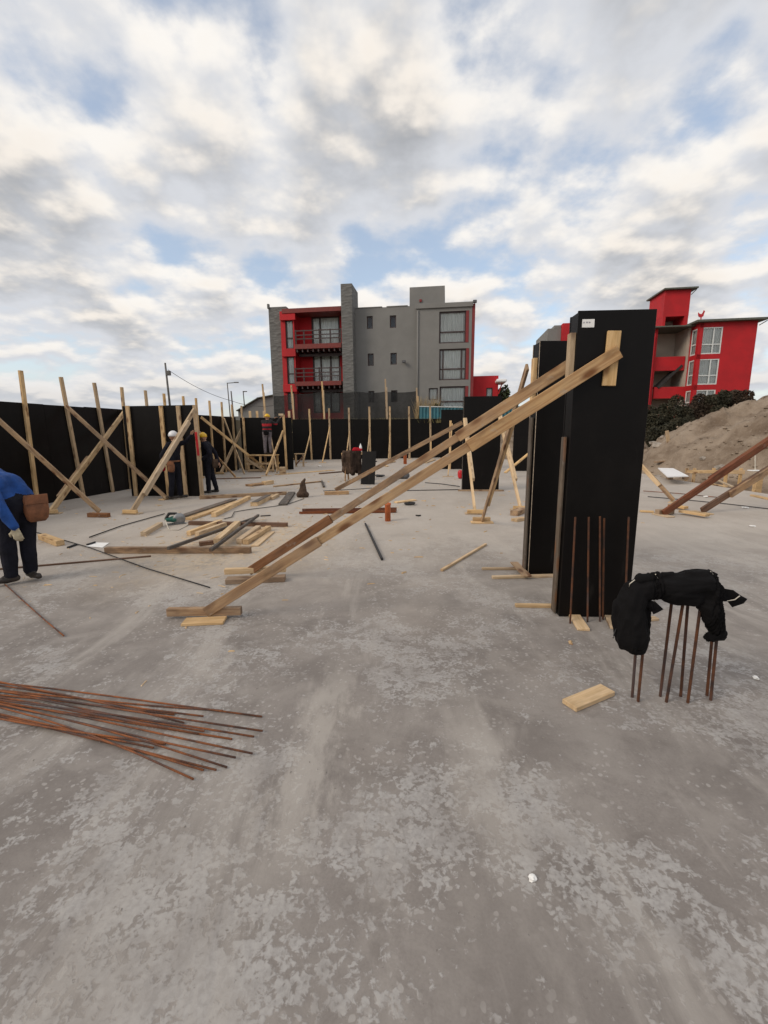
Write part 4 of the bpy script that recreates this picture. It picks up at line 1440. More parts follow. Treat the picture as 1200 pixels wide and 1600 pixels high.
lumber('long board lying in front of the trestle', (330, 749), (408, 747), 0.14, 0.03, brown)
lumber('board lying left of the sawhorse with the coats', (499, 741), (534, 738), 0.1, 0.05, brown)
lumber('wide pale board on the floor behind the square bracket', (432, 742), (520, 735), 0.3, 0.02, pine)
lumber('light short board beside the coil of cable', (618, 786), (648, 782), 0.14, 0.03, pine_pale)
lumber('offcut on the floor at the foot of the far wall, near the props', (598, 726), (616, 722), 0.2, 0.06, pine)
lumber('board end beside the small prop, left of the farthest column', (664, 724), (678, 719), 0.22, 0.05, pine)
lumber('loose block at the foot of the pole brace, left of the second column', (803, 806), (818, 800), 0.16, 0.10, pine_grey)
lumber('second loose block at the left foot of the second column', (803, 815), (820, 812), 0.14, 0.05, pine)
lumber('slanted board seen between the farthest and the second column', (789, 746), (826, 744), 0.14, 0.04, pine, z=0.15, z2=0.85)

# rusty channel pair
o = thing('steel_channel', 'rust-red flat steel channel lying behind the foot of the brace', 'steel channel', G(470, 803), (1, 0, 0))
p, q = G(470, 802), G(619, 800)
board('web', p + Z * 0.012, q + Z * 0.012, 0.20, 0.012, redwood, o)
board('flange', p + Z * 0.045 + W * 0.1, q + Z * 0.045 + W * 0.1, 0.012, 0.075, redwood, o)
board('flange', p + Z * 0.03 - W * 0.1, q + Z * 0.03 - W * 0.1, 0.012, 0.05, redwood, o)

# pipe stub, tube, coil, bars
pp = G(606, 814)
o = thing('pipe_stub', 'orange plastic pipe stub rising from the slab', 'pipe', pp, (1, 0, 0))
lathe('pipe', [(0.054, 0), (0.055, 0.30), (0.061, 0.305), (0.061, 0.345), (0.050, 0.345), (0.048, 0.1)], orange, o, Matrix.Translation(pp), 20)
tag(bar('dark_tube', G(571, 820) + Z * 0.02, G(597, 876) + Z * 0.02, 0.019, black_rub), 'dark tube lying on the slab to the right of the long braces', 'tube')
cc = G(640, 789)
pts = []
for k in range(50):
    a_ = k * 0.42
    pts.append(cc + V((math.cos(a_) * (0.10 + 0.0006 * k), math.sin(a_) * (0.11 + 0.0005 * k), 0.012 + 0.0008 * k)))
tag(tube('cable_coil', pts, 0.011, black_rub, None, 6), 'coil of black cable beside the light board', 'cable')
tag(tube('cable_scrap', [G(650, 806) + Z * 0.01, G(654, 807) + Z * 0.02, G(657, 806) + Z * 0.01], 0.015, black_rub, None, 6), 'tiny black scrap alone to the right of the orange pipe', 'scrap')


def rod(label, pts, r, mat=rust, bow=0.0, z=0.008, name='rebar'):
    P = [G(*p) + Z * (z + r) for p in pts]
    tag(tube(name, P, r, mat, None, 6), label, 'rebar' if mat is rust else 'cable')


rod('long thin bar pointing from the man in blue to the long braces', [(54, 832), (140, 857), (230, 890), (328, 920)], 0.007, black_rub, name='thin_bar')
rod('thin bar on the floor below the feet of the man in blue', [(8, 915), (40, 944), (70, 971), (100, 996)], 0.0065, rust)
rod('thin bar lying from the paper towards the saw', [(140, 841), (190, 823), (257, 804)], 0.010, black_rub, name='thin_bar')
rod('long thin bar crossing the floor at the right', [(1012, 777), (1080, 783), (1140, 789), (1215, 798)], 0.010, black_rub, name='thin_bar')
rod('thin bar behind the feet of the right-hand braces', [(1005, 768), (1060, 772), (1120, 778)], 0.010, rust)
rod('cable stretched on the floor before the farthest column', [(610, 768), (660, 767), (718, 766)], 0.012, black_rub, name='floor_cable')
rod('cable on the floor running to the foot of the small prop', [(664, 755), (690, 757), (718, 761)], 0.012, black_rub, name='floor_cable')
rod('saw cord looping to the dark plank', [(350, 812), (362, 809), (366, 801), (390, 797), (430, 792), (455, 787), (475, 780)], 0.008, black_rub, name='tool_cord')
rod('cable lying in front of the sawhorse', [(505, 768), (560, 765), (600, 762)], 0.010, black_rub, name='floor_cable')

# paper, marker and litter
p = G(152, 852)
tag(sheet('paper_sheet', [G(133, 854) + Z * 0.006, G(160, 856) + Z * 0.004, G(171, 849) + Z * 0.01, G(150, 848) + Z * 0.006], [(0, 1, 2, 3)], paper), 'white paper sheet on the floor near the beam', 'paper')
tag(bar('marker_pen', G(106, 857) + Z * 0.015, G(120, 852) + Z * 0.015, 0.016, black_rub), 'black marker-like stick left of the paper sheet', 'marker')
tag(bar('marker_pen', G(136, 853) + Z * 0.02, G(149, 849) + Z * 0.02, 0.014, black_rub), 'dark pen lying on the paper sheet', 'marker')


def crumple(label, px, py, r, seed, mat=None, name='paper_scrap', flat=0.6):
    rnd = random.Random(seed)
    bm = bmesh.new()
    bmesh.ops.create_icosphere(bm, subdivisions=2, radius=r)
    for v in bm.verts:
        v.co *= rnd.uniform(0.55, 1.15)
        v.co.z = v.co.z * flat + r * flat * 0.7
        v.co.z = max(v.co.z, 0.0005)
    return tag(mesh_obj(name, bm, mat or paper, None, Matrix.Translation(G(px, py))), label, 'litter')


crumple('crumpled white paper alone on the floor in the foreground', 831, 1374, 0.017, 1)
crumple('small round white scrap at the right edge beyond the jacket', 1180, 1061, 0.022, 2)
crumple('white scrap on the floor far right, beyond the jacket', 1176, 823, 0.05, 3, flat=0.3)
crumple('white scrap on the floor beside the right-hand braces', 1102, 777, 0.06, 4, flat=0.4)
crumple('second white scrap near the thin bar on the right', 1164, 794, 0.07, 5, flat=0.3)

# ------------------------------------------------------------------ rebar bundle in the foreground
ends = [(350, 1110, 1082), (409, 1122, 1072), (412, 1143, 1090), (394, 1159, 1098), (362, 1157, 1102), (396, 1179, 1104), (372, 1183, 1112), (354, 1202, 1108), (336, 1209, 1116), (314, 1212, 1120), (300, 1223, 1112), (258, 1168, 1128), (320, 1120, 1076), (322, 1143, 1084), (310, 1150, 1094), (285, 1135, 1070), (270, 1120, 1088), (240, 1172, 1118), (225, 1130, 1100)]
rbl = ['longest dark bar at the top of the rusty rebar bundle', 'bar of the rusty bundle reaching furthest right, upper one', 'bar of the rusty bundle reaching furthest right, lower one']
rnd = random.Random(5)
for i, (ex, ey, y0) in enumerate(ends):
    P0 = G(-190, y0 - 26 + rnd.uniform(-4, 4))
    P1 = G(ex, ey)
    lay = 0.006 + 0.011 * (i % 4)
    pts = []
    bw = rnd.uniform(-0.05, 0.05)
    mid = G(0, y0)
    for k in range(9):
        f = k / 8
        # quadratic through the three surveyed points
        pt = P0 * ((1 - f) ** 2) + (mid * 2 - (P0 + P1) * 0.5) * (2 * f * (1 - f)) + P1 * (f * f)
        pt += V((0.15, 1, 0)) * (bw * math.sin(math.pi * f * 1.6 + i) * 0.55)
        pt.z = lay * (1 - f * 0.65) + 0.010 * math.sin(math.pi * f) * rnd.uniform(0.7, 1.2)
        pt.z = max(pt.z, 0.006)
        pts.append(pt)
    pts[-1].z = 0.006 + rnd.uniform(0, 0.012)
    lb = rbl[i] if i < 3 else ('lowest bar of the rusty bundle, ending nearest the viewer' if i == 10 else 'rusty reinforcing bar within the loose bundle on the floor')
    tag(tube('rebar', pts, 0.0054, rust, None, 6), lb, 'rebar', 'rusty bars in the loose bundle')

# starter bars in front of the nearest column
def starter(label, b0, t0, Y=None, group='starter bars', r=0.0085, dY=0.0):
    g = G(*b0)
    tp = PY(t0[0], t0[1], g.y + dY)
    tag(bar('starter_bar', g - Z * 0.05, tp, r, old_rust), label, 'rebar', group)


starter('starter bar furthest left in front of the nearest column', (891, 974), (899, 808))
starter('second starter bar from the left in front of the nearest column', (918.5, 972), (920, 808))
starter('third starter bar in front of the nearest column, touching its neighbour', (938, 971), (937.5, 807))
starter('fourth starter bar in front of the nearest column, right of a close pair', (942.5, 968), (944, 810))
starter('starter bar furthest right in front of the nearest column, behind the jacket', (976, 972), (982.5, 808))
jb = [((988, 1089), (1000, 930)), ((997, 1096), (1013, 930)), ((1031.4, 1088), (1052, 920)), ((1040.5, 1097), (1071, 920)), ((1064, 1088), (1077, 915)), ((1074.5, 1098), (1098, 920)), ((1105, 1087), (1119, 925)), ((1110.8, 1094), (1127, 925))]
nm = ['first', 'second', 'third', 'fourth', 'fifth', 'sixth', 'seventh', 'eighth']
for k, (b0, t0) in enumerate(jb):
    starter('%s from left of the eight bars under the draped jacket' % nm[k], b0, t0, group='bars under the jacket')


# ------------------------------------------------------------------ organic shapes: tapered capsules fused into one surface
_b = bmesh.new()
bmesh.ops.create_icosphere(_b, subdivisions=2, radius=1.0)
ICO = [v.co.copy() for v in _b.verts]
_b.free()


def blob(name, caps, mats, parent=None, M=None, voxel=0.012, it=5, crease=0.0, cscale=9.0, seed=0, fold=None):
    """caps: (p0, r0, p1, r1, material index). One continuous surface."""
    AV, AF = [], []
    for (p0, r0, p1, r1, mi) in caps:
        b2 = bmesh.new()
        for p, r in ((p0, r0), (p1, r1)):
            for q in ICO:
                b2.verts.new(V(p) + q * r)
        bmesh.ops.convex_hull(b2, input=b2.verts[:])
        k = len(AV)
        b2.verts.index_update()
        AV += [v.co.copy() for v in b2.verts]
        AF += [[k + v.index for v in f.verts] for f in b2.faces]
        b2.free()
    me = bpy.data.meshes.new(name + '_src')
    me.from_pydata(AV, [], AF)
    tmp = bpy.data.objects.new(name + '_src', me)
    scene.collection.objects.link(tmp)
    md = tmp.modifiers.new('r', 'REMESH')
    md.mode = 'VOXEL'
    md.voxel_size = voxel
    sm = tmp.modifiers.new('s', 'SMOOTH')
    sm.factor = 0.5
    sm.iterations = it
    dg = bpy.context.evaluated_depsgraph_get()
    out = bpy.data.meshes.new_from_object(tmp.evaluated_get(dg))
    bpy.data.objects.remove(tmp)
    out.name = name
    if crease:
        nrm_ = [v.normal.copy() for v in out.vertices]
        cos_ = [v.co.copy() for v in out.vertices]
        new_ = []
        for c_, n_ in zip(cos_, nrm_):
            q = (fold(c_) if fold else c_) * cscale + V((seed * 3.1, 0, 0))
            f = 1 - abs(mn.noise(V((q.x, q.y, q.z * 0.55)))) * 2.2
            if fold:
                f = 0.8 * f + 0.22 * (1 - abs(mn.noise(q * 1.9)) * 2.4)
            new_ += list(c_ + n_ * crease * (f - 0.4))
        out.vertices.foreach_set('co', new_)
    for m in mats:
        out.materials.append(m)
    npoly = len(out.polygons)
    C = np.empty(npoly * 3, dtype=np.float32)
    out.polygons.foreach_get('center', C)
    C = C.reshape(-1, 3)
    best = np.full(npoly, 1e9)
    bi = np.zeros(npoly, dtype=np.int32)
    for (a, ra, b, rb_, mi) in caps:
        a, b = np.array(a), np.array(b)
        ab = b - a
        t_ = np.clip((C - a) @ ab / max(float(ab @ ab), 1e-9), 0, 1)
        d = np.linalg.norm(C - a - t_[:, None] * ab, axis=1) - (ra + (rb_ - ra) * t_)
        m_ = d < best
        best[m_] = d[m_]
        bi[m_] = mi
    out.polygons.foreach_set('material_index', bi)
    out.polygons.foreach_set('use_smooth', np.ones(npoly, dtype=bool))
    out.update()
    return link(bpy.data.objects.new(name, out), M, parent)


def hand_caps(wr, dirn, thumb, mi, curl=0.35, s=1.0):
    """palm, four unequal bent fingers and a thumb from the side of the palm"""
    d = V(dirn).normalized()
    th = V(thumb)
    th = (th - d * th.dot(d)).normalized()
    nrm = d.cross(th)
    out = []
    for k in (-0.028, -0.009, 0.010, 0.028):
        out.append((wr + d * 0.01 * s + th * k * 0.7 * s, 0.016 * s, wr + d * 0.085 * s + th * k * s, 0.014 * s, mi))
    for k, L in ((0.032, 0.070), (0.011, 0.080), (-0.011, 0.074), (-0.032, 0.058)):
        a = wr + d * 0.088 * s + th * k * s
        b = a + (d * math.cos(curl) + nrm * math.sin(curl)) * L * 0.52 * s
        c = b + (d * math.cos(curl * 2.6) + nrm * math.sin(curl * 2.6)) * L * 0.48 * s
        out += [(a, 0.0105 * s, b, 0.0095 * s, mi), (b, 0.0095 * s, c, 0.008 * s, mi)]
    a = wr + d * 0.028 * s + th * 0.03 * s
    b = a + (d * 0.6 + th * 0.75 + nrm * 0.3).normalized() * 0.042 * s
    c = b + (d * 0.9 + th * 0.25 + nrm * 0.4).normalized() * 0.034 * s
    out += [(a, 0.014 * s, b, 0.0115 * s, mi), (b, 0.0115 * s, c, 0.009 * s, mi)]
    return out


def body_caps(J, sk=0, top=1, leg=2, shoe=3, hand=0, loose=1.0):
    """J: joints. Materials by index."""
    c = []
    hL, hR, sL, sR = (V(J[k]) for k in ('hipL', 'hipR', 'shL', 'shR'))
    pel, chest = (hL + hR) / 2, (sL + sR) / 2
    up = (chest - pel).normalized()
    waist = pel.lerp(chest, 0.42) + V(J.get('arch', (0, 0, 0)))
    # pelvis and trunk
    c += [(hL, 0.118 * loose, hR, 0.118 * loose, leg)]
    for h, s_ in ((hL, sL), (hR, sR)):
        wpt = waist + (h - pel) * 0.75
        cpt = chest + (s_ - chest) * 0.55 - up * 0.10
        c += [(h + up * 0.06, 0.118 * loose, wpt, 0.112 * loose, top), (wpt, 0.112 * loose, cpt, 0.118 * loose, top), (cpt, 0.115 * loose, s_ - up * 0.015, 0.068 * loose, top)]
    c += [(sL, 0.068 * loose, sR, 0.068 * loose, top), (waist, 0.12, chest - up * 0.08, 0.125, top)]
    hd = V(J['head'])
    nk = chest + (hd - chest) * 0.30
    c += [(chest, 0.075, nk, 0.06, top), (nk, 0.055, hd - (hd - chest).normalized() * 0.05, 0.053, sk)]
    # head: skull, face, jaw, nose, ears
    f = V(J['face']).normalized()
    hu = (hd - chest).normalized()
    sd = f.cross(hu).normalized()
    c += [(hd + hu * 0.02 - f * 0.015, 0.094, hd + hu * 0.035 + f * 0.01, 0.09, sk), (hd + f * 0.03 - hu * 0.02, 0.072, hd + f * 0.045 - hu * 0.075, 0.048, sk)]
    c += [(hd + f * 0.098 + hu * 0.01, 0.011, hd + f * 0.116 - hu * 0.025, 0.014, sk), (hd + f * 0.088 - hu * 0.062 - sd * 0.02, 0.012, hd + f * 0.088 - hu * 0.062 + sd * 0.02, 0.012, sk)]
    for s_ in (-1, 1):
        c += [(hd + sd * s_ * 0.088 + hu * 0.015, 0.02, hd + sd * s_ * 0.092 - hu * 0.02, 0.014, sk)]
    for s_ in 'LR':
        sh, el, wr = V(J['sh' + s_]), V(J['el' + s_]), V(J['wr' + s_])
        c += [(sh, 0.070 * loose, el, 0.056 * loose, top), (el, 0.056 * loose, wr, 0.043 * loose, top)]
        hdn = J.get('hand' + s_)
        dn = V(hdn) if hdn else (wr - el)
        c += hand_caps(wr + dn.normalized() * 0.02, dn, J.get('thumb' + s_, (0, -1, 0.2)), hand)
        hp, kn, an = V(J['hip' + s_]), V(J['kn' + s_]), V(J['an' + s_])
        c += [(hp, 0.105 * loose, kn, 0.075 * loose, leg), (kn, 0.075 * loose, an + Z * 0.02, 0.062 * loose, leg)]
        td = V(J.get('toe' + s_, J['face']))
        td.z = 0
        td.normalize()
        c += [(an - Z * 0.02, 0.05, an - Z * 0.035 + td * 0.0 - td * 0.03, 0.045, shoe), (an - Z * 0.035 - td * 0.02, 0.045, an - Z * 0.045 + td * 0.16, 0.036, shoe)]
    return c


def helmet(parent, M, hd, f, up, mat):
    f, up = V(f).normalized(), V(up).normalized()
    Mh = M @ frame(V(hd) + up * 0.02, f, up)
    prof = [(0.118, 0.0), (0.119, 0.03), (0.112, 0.065), (0.092, 0.10), (0.06, 0.122), (0.022, 0.132), (0.004, 0.133)]
    sh_ = lathe('helmet', prof, mat, parent, Mh, 24)
    bm = bmesh.new()
    A, B = [], []
    for k in range(25):
        a_ = -1.35 + 2.7 * k / 24
        A.append(bm.verts.new((0.112 * math.cos(a_), 0.112 * math.sin(a_), 0.012)))
        rr = 0.112 + 0.055 * max(0, math.cos(a_ * 1.12))
        B.append(bm.verts.new((rr * math.cos(a_), rr * math.sin(a_), 0.0)))
    for k in range(24):
        bm.faces.new((A[k], B[k], B[k + 1], A[k + 1]))
    bmesh.ops.solidify(bm, geom=bm.faces[:], thickness=0.004)
    mesh_obj('brim', bm, mat, sh_, Mh, True)
    tube('ridge', [Mh @ V((0.116 * math.cos(a_), 0, 0.01 + 0.126 * math.sin(a_))) for a_ in [0.25 + k * 2.64 / 10 for k in range(11)]], 0.010, mat, sh_, 6)


def person(label, loc, J, mats, hat=None, rotz=0.0, crease=0.006, **kw):
    o = thing('person', label, 'person', loc)
    M = Matrix.Translation(V(loc)) @ Matrix.Rotation(rotz, 4, 'Z')
    WM[o.name] = M
    o.matrix_basis = M
    blob('body', body_caps(J, **kw), mats, o, M, 0.0115, 3, crease, 11.0)
    if hat:
        hd = V(J['head'])
        ch = (V(J['shL']) + V(J['shR'])) / 2
        helmet(o, M, hd, J['face'], (hd - ch).normalized() + Z * 0.4, hat)
    return o, M


def pouch(o, M, p, w, h, mat, name='tool_pouch', ang=0.0):
    """open-topped leather bag: tapered, slightly bulging, with a flap"""
    bm = bmesh.new()
    rows = [(0.0, 0.86, 0.030), (0.25, 0.98, 0.042), (0.6, 1.0, 0.050), (0.88, 0.86, 0.040), (1.0, 0.6, 0.022)]
    prev = None
    for f, ws, dp in rows:
        ring = [bm.verts.new((math.copysign(abs(math.cos(a_)) ** 0.6, math.cos(a_)) * w * 0.5 * ws, math.copysign(abs(math.sin(a_)) ** 0.7, math.sin(a_)) * dp, -h * f)) for a_ in [k * math.pi / 7 for k in range(14)]]
        if prev:
            for k in range(14):
                bm.faces.new((prev[k], prev[(k + 1) % 14], ring[(k + 1) % 14], ring[k]))
        else:
            bm.faces.new(ring)
        prev = ring
    bm.faces.new(prev[::-1])
    bmesh.ops.recalc_face_normals(bm, faces=bm.faces)
    Mp = M @ Matrix.Translation(V(p)) @ Matrix.Rotation(ang, 4, 'Z')
    q = mesh_obj(name, bm, mat, o, Mp, True)
    box('flap', (-w * 0.45, -0.052, -h * 0.32), (w * 0.45, -0.044, 0.01), mat, q, Mp, 0.003)
    return q


# white-helmeted worker holding a level against the stud
pw = G(275, 780)
J = dict(hipL=(0.0, -0.09, 0.92), hipR=(0.03, 0.09, 0.92), shL=(0.03, -0.19, 1.40), shR=(0.10, 0.17, 1.40), head=(0.08, 0.0, 1.585), face=(0.75, 0.75, 0.05),
         elL=(-0.13, -0.25, 1.14), wrL=(-0.16, -0.20, 0.92), elR=(0.32, 0.16, 1.46), wrR=(0.46, 0.14, 1.62), handR=(0.35, 0.1, 0.6), thumbR=(-0.4, -0.8, 0),
         knL=(-0.02, -0.10, 0.49), knR=(0.07, 0.08, 0.49), anL=(-0.07, -0.10, 0.10), anR=(0.08, 0.09, 0.10))
o, M = person('worker in dark clothes and white helmet with tool belt reaching to a stud', pw, J, [skin, cloth_navy, cloth_navy, boot_m], hat_white)
tb = [M @ V((0.012 + 0.165 * math.cos(a_), 0.235 * math.sin(a_), 0.985)) for a_ in [k * 2 * math.pi / 20 for k in range(21)]]
tube('tool_belt', tb, 0.022, leather, o, 6)
pouch(o, M, (0.07, -0.25, 0.97), 0.17, 0.25, leather)
pouch(o, M, (-0.20, -0.10, 0.94), 0.15, 0.2, cloth_red, ang=-0.9)
blob('back_print', [(V((-0.02, -0.155, 1.22)), 0.03, V((0.04, -0.16, 1.22)), 0.03, 0)], [cloth_grey], o, M, 0.012, 3)
lv0, lv1 = PY(306, 675, B0.y - 0.35), PY(310, 712, B0.y - 0.35)
tag(board('spirit_level', lv1, lv0, 0.055, 0.03, red_paint, up=(0, -1, 0)), 'long red spirit level held upright against the right-hand stud', 'spirit level')

# yellow-helmeted worker beside panel B
pw = G(330, 771)
J = dict(hipL=(-0.02, -0.09, 0.90), hipR=(-0.02, 0.09, 0.90), shL=(-0.02, -0.20, 1.38), shR=(-0.05, 0.18, 1.38), head=(-0.10, -0.02, 1.545), face=(-0.85, -0.2, -0.1),
         elL=(0.14, -0.24, 1.12), wrL=(-0.05, -0.30, 0.98), elR=(0.10, 0.26, 1.12), wrR=(0.18, 0.26, 0.88), handL=(-1, -0.2, 0), thumbL=(0, 0, 1),
         knL=(-0.02, -0.09, 0.48), knR=(0.05, 0.07, 0.48), anL=(-0.02, -0.10, 0.10), anR=(0.13, 0.08, 0.10))
o, M = person('worker in black with a yellow helmet beside the edge of the free-standing panel', pw, J, [skin, cloth_navy, cloth_navy, boot_m], hat_yellow)
pouch(o, M, (0.20, -0.08, 0.96), 0.16, 0.24, cloth_brown, ang=0.9)
blob('reflective_patch', [(V((-0.06, -0.22, 1.02)), 0.03, V((-0.03, -0.23, 0.99)), 0.03, 0)], [paper], o, M, 0.012, 2)

# trestle and the worker on it
tz = 0.72
o = thing('trestle', 'rough pine trestle that the worker in red stripes stands on', 'trestle', G(400, 737), U)
ta, tb_ = G(389, 737), G(432, 737)
ta, tb_ = ta + W * 0.1, tb_ + W * 0.1
for dy in (-0.18, 0.18):
    board('top_plank', ta + Z * tz + W * dy, tb_ + Z * tz + W * dy, 0.30, 0.04, pine, o)
    for q in (ta + U * 0.08, tb_ - U * 0.08, ta.lerp(tb_, 0.5)):
        board('leg', q + W * dy * 1.5, q + W * dy * 1.5 + Z * (tz - 0.02), 0.09, 0.05, pine, o, up=-W)
    board('rail', ta + Z * 0.36 + W * dy * 1.7, tb_ + Z * 0.36 + W * dy * 1.7, 0.09, 0.03, pine, o, up=-W)
board('rail', ta + Z * 0.08 - W * 0.33, tb_ + Z * 0.08 - W * 0.33, 0.09, 0.03, pine, o, up=-W)
board('diagonal', ta + Z * 0.62 - W * 0.36, ta.lerp(tb_, 0.6) + Z * 0.1 - W * 0.36, 0.1, 0.03, pine, o, up=-W)
mst, t, b, _ = material('striped_knit')
oc = t.n('ShaderNodeTexCoord').outputs['Object']
sp3 = t.n('ShaderNodeSeparateXYZ')
t.set(sp3.inputs[0], oc)
stp = t.math('MULTIPLY', t.ramp(sp3.outputs[2], 1.215, 1.225), t.ramp(sp3.outputs[2], 1.325, 1.335, 1, 0))
stp2 = t.math('MULTIPLY', t.ramp(sp3.outputs[2], 1.07, 1.08), t.ramp(sp3.outputs[2], 1.115, 1.125, 1, 0))
t.set(b.inputs['Base Color'], t.mix(t.math('MAXIMUM', stp, stp2), (0.012, 0.011, 0.012), (0.36, 0.012, 0.02)))
b.inputs['Roughness'].default_value = 0.9
pw = G(419, 737) + W * 0.1 + Z * (tz + 0.025)
J = dict(hipL=(-0.08, -0.05, 0.93), hipR=(0.09, 0.04, 0.93), shL=(-0.17, 0.02, 1.42), shR=(0.19, 0.05, 1.42), head=(0.03, 0.06, 1.60), face=(0.6, 0.8, -0.1),
         elL=(-0.02, 0.34, 1.42), wrL=(0.24, 0.40, 1.56), elR=(0.40, 0.10, 1.32), wrR=(0.54, 0.20, 1.54),
         knL=(-0.10, -0.04, 0.50), knR=(0.10, 0.03, 0.50), anL=(-0.10, -0.06, 0.10), anR=(0.12, 0.03, 0.10))
o, M = person('worker in a red-striped black top and yellow helmet standing on the trestle', pw, J, [skin, mst, cloth_grey, boot_m], hat_yellow)
pouch(o, M, (0.02, -0.19, 1.0), 0.24, 0.16, cloth_black)

# man in blue bending at the left edge
pw = G(33, 907)
J = dict(hipL=(0.07, -0.09, 0.90), hipR=(0.12, 0.08, 0.90), shL=(-0.04, -0.20, 1.18), shR=(-0.24, 0.18, 1.22), arch=(-0.02, 0, 0.09), head=(-0.52, -0.02, 1.22), face=(-0.75, 0, -0.65),
         elL=(0.16, -0.30, 0.91), wrL=(0.26, -0.29, 0.70), handL=(0.22, 0.05, -1), thumbL=(-0.8, -0.3, 0), elR=(-0.30, 0.22, 0.90), wrR=(-0.36, 0.15, 0.66),
         knL=(0.0, -0.10, 0.50), knR=(0.09, 0.07, 0.50), anL=(0.0, -0.11, 0.10), anR=(0.08, 0.06, 0.10), toeL=(-0.6, -0.6, 0), toeR=(0.7, -0.4, 0))
o = thing('person', 'man in a blue jacket and dark trousers bending down at the left edge', 'person', pw)
M = Matrix.Translation(pw)
blob('body', body_caps(J, hand=4, loose=1.1), [skin, cloth_blue, cloth_navy, boot_m, glove_m], o, M, 0.0105, 4, 0.010, 8.0)
hd = V(J['head'])
blob('hair', [(hd + V((0.03, -0.03, 0.05)), 0.085, hd + V((0.03, 0.03, 0.05)), 0.085, 0), (hd + V((-0.03, 0, 0.06)), 0.07, hd + V((0.08, 0, 0.0)), 0.07, 0)], [black_rub], o, M, 0.012, 3)
for (p0, p1) in ((V((-0.06, -0.275, 1.20)), V((0.07, -0.362, 1.0))),):
    tube('sleeve_stripe', [M @ p0, M @ p0.lerp(p1, 0.5) + V((0, -0.012, 0)), M @ p1], 0.011, cloth_red, o, 6)
pouch(o, M, (0.27, 0.04, 0.99), 0.24, 0.30, leather, ang=0.9)

# ------------------------------------------------------------------ jacket draped over the starter bars
JY = 2.49


def jp(px, py, dy=0.0):
    return PY(px, py, JY + dy)


jr = 2.6 / FPX
jc = []


def jseg(a, ra, b, rb_, dy0=0.0, dy1=0.0, mi=0):
    jc.append((jp(*a, dy0), ra * jr, jp(*b, dy1), rb_ * jr, mi))


for dy in (-0.05, 0.04):
    jseg((992, 923), 16, (1018, 918), 17, dy, dy)
    jseg((1018, 918), 17, (1055, 915), 20, dy, dy)
    jseg((1055, 915), 21, (1092, 911), 20, dy, dy)
    jseg((1092, 911), 20, (1108, 925), 19, dy, dy)
jseg((1030, 908), 10, (1078, 902), 11, 0, 0.02)
jseg((1088, 904), 15, (1104, 905), 14, -0.03, -0.03)
jseg((1050, 925), 18, (1085, 930), 16, -0.06, -0.06)
# left part hanging down
jseg((992, 925), 17, (984, 950), 20, -0.05, -0.07)
jseg((984, 950), 20, (986, 994), 24, -0.07, -0.08)
jseg((978, 950), 12, (974, 990), 12, -0.02, -0.02)
jseg((986, 994), 23, (994, 1008), 14, -0.08, -0.07)
jseg((1003, 940), 12, (1003, 1000), 9, -0.04, -0.05)
# right sleeve hanging down
jseg((1104, 925), 18, (1112, 958), 15, -0.05, -0.07)
jseg((1112, 958), 15, (1122, 990), 9, -0.07, -0.07)
# collar flap sticking out to the right
jseg((1118, 928), 9, (1134, 931), 7, 0, -0.02)
jseg((1012, 945), 7, (1026, 950), 4, -0.07, -0.08)
jseg((1076, 897), 7, (1112, 900), 6, -0.06, -0.06)
jseg((1000, 905), 7, (1050, 898), 6, -0.06, -0.05)
jseg((966, 945), 7, (962, 992), 5, -0.05, -0.06)
jseg((1128, 990), 6, (1108, 996), 6, -0.07, -0.07)
jl, jright = jp(1006, 950).x, jp(1100, 950).x


def jfold(c):
    """folds run along the garment: across over the top, down in the hanging parts"""
    k = max(1 - smooth(jl - 0.03, jl + 0.05, c.x), smooth(jright - 0.04, jright + 0.05, c.x))
    a = V((c.x * 0.35, c.y, c.z * 1.9))
    b = V((c.x * 1.7, c.y, c.z * 0.7))
    return a.lerp(b, k)


jk = thing('jacket', 'black jacket with pale piping draped over a cluster of starter bars', 'jacket', G(1050, 1092))
blob('fabric', jc, [cloth_black], jk, None, 0.005, 2, 0.019, 9.0, 2, jfold)
for pts in (((981, 928), (984, 912), (992, 906)), ((1024, 897), (1027, 902), (1029, 906)), ((1110, 893), (1119, 903), (1122, 917)), ((1106, 995), (1120, 996), (1132, 984)), ((1136, 939), (1148, 937), (1156, 931)), ((1022, 938), (1030, 947), (1036, 952)), ((1012, 902), (1011, 908), (1010, 912))):
    P = [jp(x, y, -0.075) for x, y in pts]
    tube('piping', [P[0], P[0].lerp(P[1], 0.5), P[1], P[1].lerp(P[2], 0.5), P[2]], 0.0028, piping, jk, 6)
def flap(pts, th=0.006):
    bm = bmesh.new()
    A = [bm.verts.new(jp(x, y, d)) for x, y, d in pts]
    B = [bm.verts.new(jp(x, y, d + th)) for x, y, d in pts]
    bm.faces.new(A)
    bm.faces.new(B[::-1])
    for i in range(len(pts)):
        j = (i + 1) % len(pts)
        bm.faces.new((A[j], A[i], B[i], B[j]))
    bmesh.ops.recalc_face_normals(bm, faces=bm.faces)
    mesh_obj('cloth_flap', bm, cloth_black, jk)


